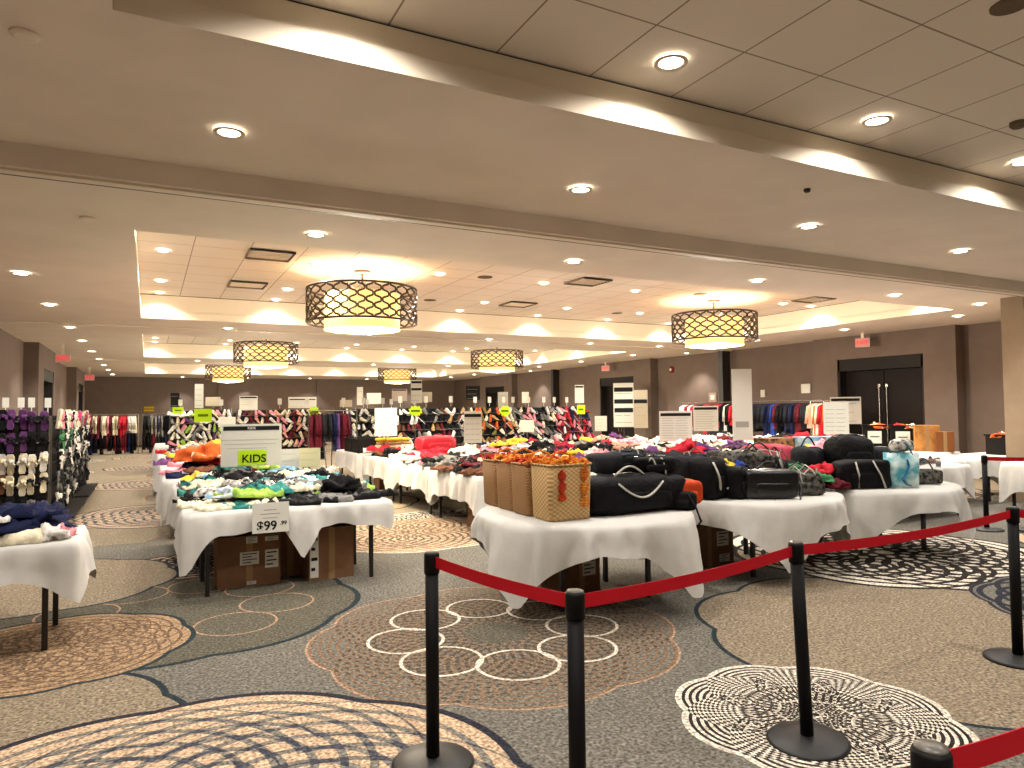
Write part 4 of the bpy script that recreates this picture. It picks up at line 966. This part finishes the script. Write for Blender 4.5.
def sandal_mesh():
    m = MB(); o = [(-.13, .022), (-.1, .034), (-.03, .03), (.04, .04), (.09, .042), (.125, .028)]
    base = [(x, w_) for x, w_ in o] + [(x, -w_) for x, w_ in o[::-1]]; n2 = len(base)
    m.add([(x, y, 0) for x, y in base] + [(x, y, .022) for x, y in base], [tuple(range(n2))[::-1], tuple(range(n2, 2 * n2))] + [(i, (i + 1) % n2, n2 + (i + 1) % n2, n2 + i) for i in range(n2)])
    m.k = 1
    m.tube([(.07, 0, .02), (.0, -.042, .045), (-.03, -.036, .02)], .012, 6, .5); m.tube([(.07, 0, .02), (.0, .042, .045), (-.03, .036, .02)], .012, 6, .5)
    m.tube([(.045, -.042, .02), (.045, 0, .055), (.045, .042, .02)], .018, 6, .35)
    return m.mesh('sandal', [CLOTHBASE, SOLE], False)
SH = shoe_mesh(); SD = sandal_mesh()
def put_shoe(name, me, c1, c2, loc, rot, label, group, cat):
    o = bpy.data.objects.new(name, me); COL.objects.link(o); o.location = loc; o.rotation_euler = rot
    o.scale = (1.12, 1.2, 1.3) if name == 'sandal' else (.86, .95, .95)
    for i, c in enumerate((c1, c2)): o.material_slots[i].link = 'OBJECT'; o.material_slots[i].material = cmat(c)
    return tag(o, label, cat, group)
def shoe_rack(x, y, L, rz, tiers, label, z0=.25, dz=.28, step=.1, depth=.3):
    e = empty('shoe_rack', (x, y, 0), rz, label, 'shoe rack'); mm = mat('rack_wire', '5d5a55', .4, metal=.6)
    top = z0 + dz * (tiers - 1) + .18
    for sx in (-1, 1):
        MB().tube([(sx * L / 2, 0, 0), (sx * L / 2, step * tiers + .1, top)], .014, 6).build('upright', mm, e); MB().tube([(sx * L / 2, step * tiers + .35, 0), (sx * L / 2, step * tiers + .12, top)], .014, 6).build('upright', mm, e)
    for k in range(tiers):
        m = MB(); zz = z0 + k * dz; yy = step * k
        for q in range(4): m.tube([(-L / 2, yy + q * depth / 3, zz), (L / 2, yy + q * depth / 3, zz)], .006, 5)
        for sx in (-1, 1): m.tube([(sx * L / 2, yy, zz), (sx * L / 2, yy + depth, zz)], .008, 5)
        m.build('shelf', mm, e)
    return e
def nth(k): return '%d%s' % (k + 1, 'th' if 10 <= (k + 1) % 100 <= 13 else {1: 'st', 2: 'nd', 3: 'rd'}.get((k + 1) % 10, 'th'))
ROWN = ['bottom', 'second', 'third', 'fourth', 'fifth', 'sixth', 'top']
SHOEQ = []
def fill_rack(x, y, L, rz, tiers, cols, where, z0=.25, dz=.28, step=.1, from_tier=0, sp=.14, messy=.5):
    c, s = math.cos(rz), math.sin(rz); n_ = int(L / sp)
    for k in range(from_tier, tiers):
        for i in range(n_):
            lx = -L / 2 + (i + .5) * L / n_; ly = step * k + .1; cc = rnd.choice(cols)
            lab = '%s shoe, %s shelf of %s, %s' % (cc, ROWN[k] if k < tiers - 1 else 'top', where, ['left end', 'left', 'middle', 'right', 'right end'][int(5 * i / n_)])
            SHOEQ.append(((x + lx * c - ly * s, y + lx * s + ly * c, z0 + k * dz + .012), (rnd.uniform(-.3, .3), rnd.uniform(.2, .9), rz - PI / 2 + rnd.uniform(-messy, messy)), cc, rnd.choice(['white', 'black', 'black', cc, cc]), lab, 'shoes on ' + where))
def tags_on(x, y, L, rz, tiers, where, z0, dz, step, n_):
    for i in range(n_):
        lx = -L / 2 + (i + .5) * L / n_; ly = step * tiers + .1; c, s = math.cos(rz), math.sin(rz)
        m = MB(); m.box(-.05, .05, -.003, .003, .1, .26); m.box(-.005, .005, -.003, .003, 0, .1)
        o = m.build('size_card', PAPER, loc=(x + lx * c - ly * s, y + lx * s + ly * c, z0 + dz * (tiers - 1) + .18)); tag(o, 'small white size card standing on top of %s, %s' % (where, ['left', 'middle', 'right', 'far right'][i % 4]), 'size card', 'white size cards on ' + where)
def far_rack(px, y, L, cols, where, tiers=7, z0=.42, from_tier=2, nt_=3):
    p = onY(px, 430, y); e = shoe_rack(p.x, y, L, 0, tiers, 'wire shoe rack crowded with shoes, ' + where, z0, .19)
    m = MB(); m.quad((-L / 2, .28, z0), (L / 2, .28, z0), (L / 2, .1 * tiers + .2, z0 + .19 * tiers - .05), (-L / 2, .1 * tiers + .2, z0 + .19 * tiers - .05)); m.build('back_panel', mat('rack_back', '1c1a19', .7), e)
    fill_rack(p.x, y, L, 0, tiers, cols, 'the rack ' + where, z0, .19, from_tier=from_tier, sp=.125, messy=1.2); tags_on(p.x, y, L, 0, tiers, 'the rack ' + where, z0, .19, .1, nt_)
far_rack(285, 18.2, 2.1, ['pink', 'white', 'brown', 'peach', 'white', 'maroon', 'cream'], 'behind the kids sign')
far_rack(372, 17.6, 1.6, ['white', 'grey', 'black', 'white', 'charcoal', 'cream'], 'left of centre')
far_rack(438, 15.6, 2.0, ['brown', 'black', 'maroon', 'grey', 'white', 'tan', 'black'], 'behind the red holdall')
far_rack(503, 16.4, 1.3, ['orange', 'tan', 'black', 'maroon', 'olive', 'cream', 'black'], 'right of centre')
far_rack(543, 16.6, 1.5, ['black', 'white', 'cream', 'charcoal', 'grey', 'pink'], 'left of the red shoes')
far_rack(582, 16.8, 1.3, ['red', 'red', 'pink', 'maroon', 'white', 'navy'], 'with mostly red shoes')
far_rack(203, 19.6, 1.5, ['white', 'cream', 'pink', 'grey', 'purple', 'white', 'lime'], 'at the aisle end')
far_rack(400, 19.5, 2.2, ['white', 'grey', 'cream', 'charcoal', 'pink'], 'behind the neon round card')
SHOEQ.sort(key=lambda q: q[0][0] ** 2 + q[0][1] ** 2)
for q in SHOEQ[:280]: put_shoe('shoe', SH, q[2], q[3], q[0], q[1], q[4], q[5], 'shoe')
m = MB(); ms = []; mats_ = []
for q in SHOEQ[280:]:
    Mx = Matrix.Translation(q[0]) @ Matrix.Rotation(q[1][2], 4, 'Z') @ Matrix.Rotation(q[1][1], 4, 'Y') @ Matrix.Rotation(q[1][0], 4, 'X')
    for si, c in ((0, q[2]), (1, q[3])):
        if c not in mats_: mats_.append(c)
        m.k = mats_.index(c); m.add([v.co for v in SH.vertices], [tuple(p.vertices) for p in SH.polygons if p.material_index == si], Mx)
o = m.build('assorted_shoes', [cmat(c) for c in mats_], smooth=True); tag(o, 'mass of small distant shoes on the farthest wire racks', 'shoes', kind='stuff')
# sandal racks by the left wall
def peg_rack(x, y, L, rz, label):
    e = empty('sandal_rack', (x, y, 0), rz, label, 'sandal rack'); mm = mat('rack_wire', '5d5a55', .4, metal=.6)
    for sx in (-1, 1):
        MB().tube([(sx * L / 2, .05, 0), (sx * L / 2, .05, 1.62)], .016, 6).build('upright', mm, e)
        MB().box(sx * L / 2 - .02, sx * L / 2 + .02, -.2, .3, 0, .03).build('foot', mm, e)
    m = MB(); m.box(-L / 2, L / 2, .04, .06, .15, 1.62); m.build('back_panel', mat('rack_back', '1c1a19', .7), e)
    for k in range(5): MB().tube([(-L / 2, .02, .34 + k * .3), (L / 2, .02, .34 + k * .3)], .007, 5).build('rail', mm, e)
    MB().box(-L / 2, L / 2, -.25, .05, .12, .15).build('shelf', mat('shelf_black', '141312'), e)
    return e
def fill_pegs(x, y, L, rz, rows, where, pitch=.1):
    c, s = math.cos(rz), math.sin(rz); n_ = int(L / pitch)
    for k, cols in enumerate(rows):
        for i in range(n_):
            lx = -L / 2 + (i + .5) * L / n_ + (.012 if i % 2 else -.012); ly = -.03; cc = cols[(i // 2) % len(cols)]
            put_shoe('sandal', SD, cc, cols[(i // 2 + 1) % len(cols)], (x + lx * c - ly * s, y + lx * s + ly * c + 0, .36 + k * .3 + rnd.uniform(-.02, .02)), (rnd.uniform(-.25, .25), -PI / 2 + rnd.uniform(-.25, .25), rz + PI / 2 + rnd.uniform(-.3, .3)), '%s sandal, %s row of %s, %s' % (cc, ROWN[k] if k < len(rows) - 1 else 'top', where, nth(i) + ' from left'), 'sandals on ' + where, 'sandal')
peg_rack(-1.98, 11.9, 1.45, 0, 'wide rack of sandals facing the viewer by the left wall')
fill_pegs(-1.98, 11.9, 1.45, 0, [['charcoal', 'black', 'grey', 'black'], ['cream', 'cream', 'charcoal', 'brown'], ['cream', 'white'], ['charcoal', 'black', 'purple', 'charcoal', 'purple'], ['purple', 'charcoal', 'maroon', 'black', 'purple']], 'the sandal rack facing the viewer', .12)
peg_rack(-1.2, 13.4, 2.6, PI / 2, 'nearer long rack of sandals facing the aisle')
fill_pegs(-1.2, 13.4, 2.6, PI / 2, [['white', 'charcoal', 'black', 'grey'], ['grey', 'charcoal', 'black'], ['black', 'white', 'grey', 'black'], ['charcoal', 'green', 'charcoal', 'white'], ['cream', 'pink', 'black', 'white']], 'the nearer aisle sandal rack', .15)
peg_rack(-1.2, 16.3, 2.6, PI / 2, 'farther long rack of sandals facing the aisle')
fill_pegs(-1.2, 16.3, 2.6, PI / 2, [['charcoal', 'black'], ['grey', 'charcoal', 'black'], ['black', 'white', 'grey'], ['white', 'charcoal', 'black'], ['cream', 'magenta', 'grey']], 'the farther aisle sandal rack', .18)
for i, (a_, b_, yy) in enumerate([(25, 402, 12.3), (38, 403, 12.6), (58, 411, 13.2), (10, 408, 12.3)]):
    p = onY(a_, b_, yy); m = MB(); p.x = min(p.x, -1.3) ; p.y = 11.95 if a_ < 50 else 12.2; m.box(-.04, .04, -.003, .003, .12, .26); m.box(-.006, .006, -.003, .003, 0, .12); p.z = 1.62; o = m.build('size_card', PAPER, loc=p); tag(o, 'small white card on top of the sandal racks, %s from the left' % ['second', 'third', 'fourth', 'first'][i], 'size card')

# ------------------------------------------------------------ clothes rails
def hung_mesh(s, L):
    m = MB(); rows = [(.0, .03, .02), (-.03, .12, .035), (-.07, .21, .045), (-.2, .22, .05), (-.45, .215, .055), (-L, .22, .06)]; n_ = 12; vs = []; fs = []
    for (z, w_, t) in rows:
        for i in range(n_):
            a = 2 * PI * i / n_; k = 1 + .25 * noise.noise(Vector((i * .9, z * 4, s * 3)))
            vs.append((t * math.cos(a) * k + .01 * math.sin(z * 9 + s), w_ * math.copysign(abs(math.sin(a)) ** .6, math.sin(a)), z))
    for r_ in range(len(rows) - 1):
        for i in range(n_): j = (i + 1) % n_; fs.append((r_ * n_ + i, r_ * n_ + j, (r_ + 1) * n_ + j, (r_ + 1) * n_ + i))
    fs.append(tuple(range(n_))); fs.append(tuple(range((len(rows) - 1) * n_, len(rows) * n_))[::-1]); m.add(vs, fs)
    for sg in (-1, 1): m.add([(.035, sg * .2, -.07), (-.035, sg * .2, -.07), (.03, sg * .27, -.5), (-.03, sg * .27, -.5), (.03, sg * .2, -.52), (-.03, sg * .2, -.52)], [(0, 1, 3, 2), (2, 3, 5, 4), (0, 2, 4), (1, 5, 3), (0, 4, 5, 1)])
    m.k = 1; m.tube([(0, 0, -.01), (0, 0, .045), (0, .02, .065), (0, .035, .045)], .004, 4)
    return m.mesh('hanging_shirt', [CLOTHBASE, CHROME], True)
HM = [hung_mesh(i, l) for i, l in enumerate((.7, .78, .62, .9))]
def rail(x, y, L, rz, zr, cols, where, label, pitch=.085, tiers=(None,), chunk=3):
    e = empty('clothes_rack', (x, y, 0), rz, label, 'clothes rack')
    for sx in (-1, 1):
        MB().tube([(sx * L / 2, 0, 0), (sx * L / 2, 0, zr)], .016, 8).build('upright', CHROME, e); MB().tube([(sx * L / 2, -.27, .03), (sx * L / 2, .27, .03)], .014, 8).build('foot', BLACKM, e)
    for t in tiers:
        z_ = zr if t is None else t
        MB().tube([(-L / 2, 0, z_), (L / 2, 0, z_)], .014, 8).build('rail', CHROME, e)
        n_ = int((L - .1) / pitch); c, s = math.cos(rz), math.sin(rz); cc = None
        for i in range(n_):
            if i % chunk == 0 or rnd.random() < .3: cc = rnd.choice(cols if t is None else ['black', 'maroon', 'charcoal', 'black', 'navy'])
            lx = -L / 2 + .08 + i * pitch + rnd.uniform(-.02, .02)
            o = bpy.data.objects.new('hanging_shirt', rnd.choice(HM)); COL.objects.link(o); o.location = (x + lx * c, y + lx * s, z_ - .062); o.rotation_euler = (0, 0, rz + rnd.uniform(-.3, .3))
            o.material_slots[0].link = 'OBJECT'; o.material_slots[0].material = cmat(cc)
            tag(o, '%s shirt hanging on %s%s, %s' % (cc, where, '' if t is None else ' lower rail', nth(i) + ' from left'), 'shirt', 'shirts on ' + where)
DK = ['black', 'charcoal', 'navy', 'black', 'maroon', 'black']
rail(-1.3, 33.0, 1.9, 0, 1.62, ['red', 'maroon', 'orange', 'cream', 'white', 'red', 'pink', 'black'], 'the far rack at the aisle left', 'clothes rack at the far end of the aisle, left part', .08, (None, .9))
rail(.75, 33.2, 1.9, 0, 1.62, DK + ['grey', 'charcoal'], 'the far rack at the aisle right', 'clothes rack at the far end of the aisle, right part', .08, (None, .9))
rail(3.0, 25.0, 2.6, 0, 1.7, ['black', 'brown', 'green', 'maroon', 'black', 'brown'], 'the dark rack behind the kids sign', 'rack of dark clothes far behind the kids sign', .1)
rail(.9, 22.4, 1.3, 1.1, 1.72, DK, 'the dark rack at the aisle edge', 'rack of dark coats at the aisle edge under the black sign', .08)
p = onY(333, 420, 16.8); rail(p.x, 16.8, 1.15, .0, 1.66, ['navy', 'black', 'maroon', 'charcoal', 'purple'], 'the coat rack left of centre', 'rack of dark coats left of centre under the starburst card', .075)
rail(15.2, 13.35, 2.5, PI / 2, 1.8, DK + ['navy', 'blue', 'maroon'], 'the right wall rack', 'rack of navy and black clothes along the right wall', .08)
rail(14.9, 11.75, .9, PI / 2, 1.78, ['red', 'cream', 'red', 'pink', 'orange', 'peach'], 'the short rack of red shirts', 'short rack of red and white shirts before the near double door', .08, chunk=1)
rail(15.2, 16.2, 2.4, PI / 2, 1.8, ['red', 'white', 'maroon', 'black', 'red'], 'the rack of red clothes by the wall post', 'rack of red and white clothes beside the dark wall post', .08, chunk=2)

# ------------------------------------------------------------ stacks, crates and other things on the tables
def crate(x, y, wx, wy, h, rz, label, m_, z=ZTOP, name='storage_crate', cards=0):
    e = empty(name, (x, y, z), rz, label, 'crate')
    m = MB(); t = .015; m.box(-wx / 2, wx / 2, -wy / 2, wy / 2, 0, t)
    m.box(-wx / 2, wx / 2, -wy / 2, -wy / 2 + t, t, h); m.box(-wx / 2, wx / 2, wy / 2 - t, wy / 2, t, h); m.box(-wx / 2, -wx / 2 + t, -wy / 2 + t, wy / 2 - t, t, h); m.box(wx / 2 - t, wx / 2, -wy / 2 + t, wy / 2 - t, t, h)
    m.build('crate_body', m_, e)
    m = MB(); q = .02; m.box(-wx / 2 - q, wx / 2 + q, -wy / 2 - q, -wy / 2, h - .03, h); m.box(-wx / 2 - q, wx / 2 + q, wy / 2, wy / 2 + q, h - .03, h); m.box(-wx / 2 - q, -wx / 2, -wy / 2, wy / 2, h - .03, h); m.box(wx / 2, wx / 2 + q, -wy / 2, wy / 2, h - .03, h); m.build('rim', m_, e)
    for k in range(cards):
        m = MB(); m.box(-wx * .3, wx * .3, -wy / 2 - .03, -wy / 2 - .024, h * .25, h * .75); m.k = 1; m.box(-wx * .2, wx * .2, -wy / 2 - .032, -wy / 2 - .03, h * .5, h * .54); m.build('card', [PAPER, INK], e)
    return e
BINM = mat('crate_black', '121110', .6)
for i, y in enumerate((14.9, 15.55)): crate(4.3, y, .7, .5, .3, 0, 'low black crate beside the folded blankets, %s' % ['nearer', 'farther'][i], BINM)
for i, c in enumerate(['tan', 'yellow', 'cream', 'tan', 'yellow']):
    m = MB().super(.33, .22, .035, .4, .3, 8, 28, .06, i); o = m.build('folded_blanket', cmat(c), None, True, (4.45 + .02 * (i % 2), 13.85, ZTOP + i * .068)); tag(o, '%s folded blanket in the yellow stack, %s' % (c, ['lowest', 'second from bottom', 'middle', 'second from top', 'top one'][i]), 'blanket', 'folded blankets in the yellow stack')
e = bag('holdall', (4.75, 12.2, ZTOP + .12), .1, (.75, .35, .3), mat('bag_red', 'a51226', .45), 'glossy red holdall bag lying on the second row', [arc((-.15, -.1, .27), (.15, -.1, .27), .06)], None, True, .06, 30)
garment('crumpled_sweater', 'white', (4.75, 11.0, ZTOP + .12), (0, 0, 1), '', 'bag', 1.2, None, 'white and black crumpled bundle right of the red holdall')
garment('crumpled_sweater', 'orange', (.72, 11.0, ZTOP + .2), (0, 0, .4), '', 'clothing', 1.5, None, 'bright orange-red fleece bundle at the aisle edge behind the kids table')
garment('crumpled_sweater', 'brown', (1.2, 11.2, ZTOP + .2), (0, 0, 2.4), '', 'clothing', 1.4, None, 'brown bundle right of the orange-red fleece')
# crates of orange goods on the table before the near double door
for k in range(2): table(9.95 + k * 1.9, 6.5 + k * .6, 0, 'folding table holding crates near the double door, %s' % ['nearer', 'farther'][k])
rect_cloth(9.95, 6.5, 1.88, .8, (.3, .33, .3, .3), 80, 'white cloth on the nearer table of small dark goods by the right tote')
rect_cloth(11.85, 7.1, 1.88, .8, (.3, .33, .3, .3), 81, 'white cloth on the farther table under the wooden crates')
crate(13.3, 9.35, .42, .4, .5, -.9, 'left black crate with a white card, full of orange goods', BINM, cards=1)
crate(13.45, 8.85, .42, .4, .5, -.9, 'right black crate with a white card, full of orange goods', BINM, cards=1)
table(13.4, 8.85, PI / 2, 'folding table under the two black crates')
rect_cloth(13.4, 8.85, .8, 1.88, (.3, .3, .3, .3), 82, 'white cloth under the two black crates')
carton(13.45, 8.35, .42, .35, .5, -.9, 'amber cardboard box right of the black crates', mat_=mat('box_amber', 'a8743a', .7, 9, .25), z=ZTOP)
carton(13.5, 8.05, .3, .25, .38, -.8, 'brown box at the right end of the crates table', mat_=mat('box_brown', '7a4a26', .8), z=ZTOP)
carton(9.6, 8.6, .6, .4, .35, 0, 'patterned cardboard box left of the black crates', mat_=mat('box_pattern', '9a7658', .8, 12, c2='3a2a22'), z=ZTOP)
rr = random.Random(5)
for i in range(6): garment('crumpled_sweater', ['orange', 'peach', 'orange', 'red', 'orange', 'cream'][i], (13.3 + .15 * (i // 3), 9.42 - .12 * (i % 3) - .5 * (i // 3), ZTOP + .42), (0, 0, i), '', 'goods', .7, 'orange goods in the two black crates', 'orange-toned crumpled cloth filling the black crates')
for i in range(10):
    o = put_shoe('shoe', SH, ['black', 'charcoal', 'brown'][i % 3], 'black', (9.3 + i * .15, 6.45 + .12 * (i % 2), ZTOP + .005), (0, 0, i * 1.1), 'dark shoe lying on the nearer white table by the tote', 'dark shoes on the nearer crates table', 'shoe')
garment('crumpled_sweater', 'pink', (9.7, 7.7, ZTOP + .15), (0, 0, .6), '', 'clothing', 1.4, None, 'long pink-red bundle behind the patterned bags')
e = bag('holdall', (8.6, 7.9, ZTOP + .0), -.4, (.8, .4, .3), mat('bag_rose', 'a03a48', .7, 8, .2), 'rose-red soft bag right of the tall blank board', [], None, False, .12, 33)
carton(10.2, 8.2, .8, .3, .25, -.3, 'pale blue and white printed box behind the black bags', mat_=mat('box_sky', 'b9d0e0', .7, 5, c2='6fa3cf'), z=ZTOP + .12)
# table with black bin by the right pillar
table(14.1, 7.15, 0, 'folding table beside the right pillar under the black bin'); rect_cloth(14.1, 7.15, 1.88, .8, (.1, .1, .1, .12), 90, 'short white cloth under the black bin by the pillar', corner=.02)
crate(13.5, 7.0, .42, .36, .36, 0, 'black bin full of orange goods beside the right pillar', BINM, name='storage_bin')
for i in range(4): garment('crumpled_sweater', ['orange', 'red', 'cream', 'orange'][i], (13.37 + .1 * i, 7.0, ZTOP + .3), (0, 0, i), '', 'goods', .6, 'orange goods in the black bin', 'orange and red crumpled goods heaped in the black bin')
table(12.6, 5.7, 0, 'folding table at the right edge nearest the far belt post'); rect_cloth(12.6, 5.7, 1.88, .8, (.42, .42, .42, .42), 91, 'white cloth hanging at the right edge behind the far belt post')

# ------------------------------------------------------------ table at left front
table(-1.37, 6.19, 0, 'folding table at the left edge with navy clothes on it')
rect_cloth(-1.37, 6.19, 1.86, .8, (.25, .27, .25, .25), 95, 'white cloth on the left edge table under navy clothes', corner=.18)
LT = [('crumpled_sweater', 'navy', -.85, 6.3, .0, 1.3), ('crumpled_sweater', 'navy', -.72, 6.12, .07, 1.1), ('crumpled_sweater', 'navy', -1.05, 6.2, .05, 1.2), ('long_sleeve_top', 'navy', -.8, 6.2, .16, .9), ('folded_shirt', 'black', -1.25, 5.98, .0, 1.3), ('folded_shirt', 'black', -1.25, 5.98, .09, 1.2), ('crumpled_sweater', 'cream', -1.35, 6.35, .12, 1.3), ('folded_shirt', 'cream', -.82, 5.93, .0, 1.0), ('crumpled_sweater', 'pink', -.56, 6.0, .0, .55), ('crumpled_sweater', 'white', -.6, 5.92, .0, .6), ('tee_shirt', 'white', -.95, 6.05, .14, .5), ('crumpled_sweater', 'white', -1.7, 6.2, .0, 1.3), ('crumpled_sweater', 'charcoal', -2.0, 6.1, .0, 1.3)]
for i, (k, c, x, y, z_, s_) in enumerate(LT):
    garment(k, c, (x, y, ZTOP + z_), (0, 0, i * .9), '', 'clothing', s_, 'clothes on the left edge table', '%s %s on the left edge table, %s' % (c, WORD[k], ['lowest of the navy pile', 'right of the navy pile', 'left of the navy pile', 'on top of the navy pile', 'lower of two folded', 'upper of two folded', 'rounded, at the back left', 'flat at the front edge', 'at the right corner', 'at the front right corner', 'tucked in the navy pile', 'out at the left', 'farthest left'][i]))
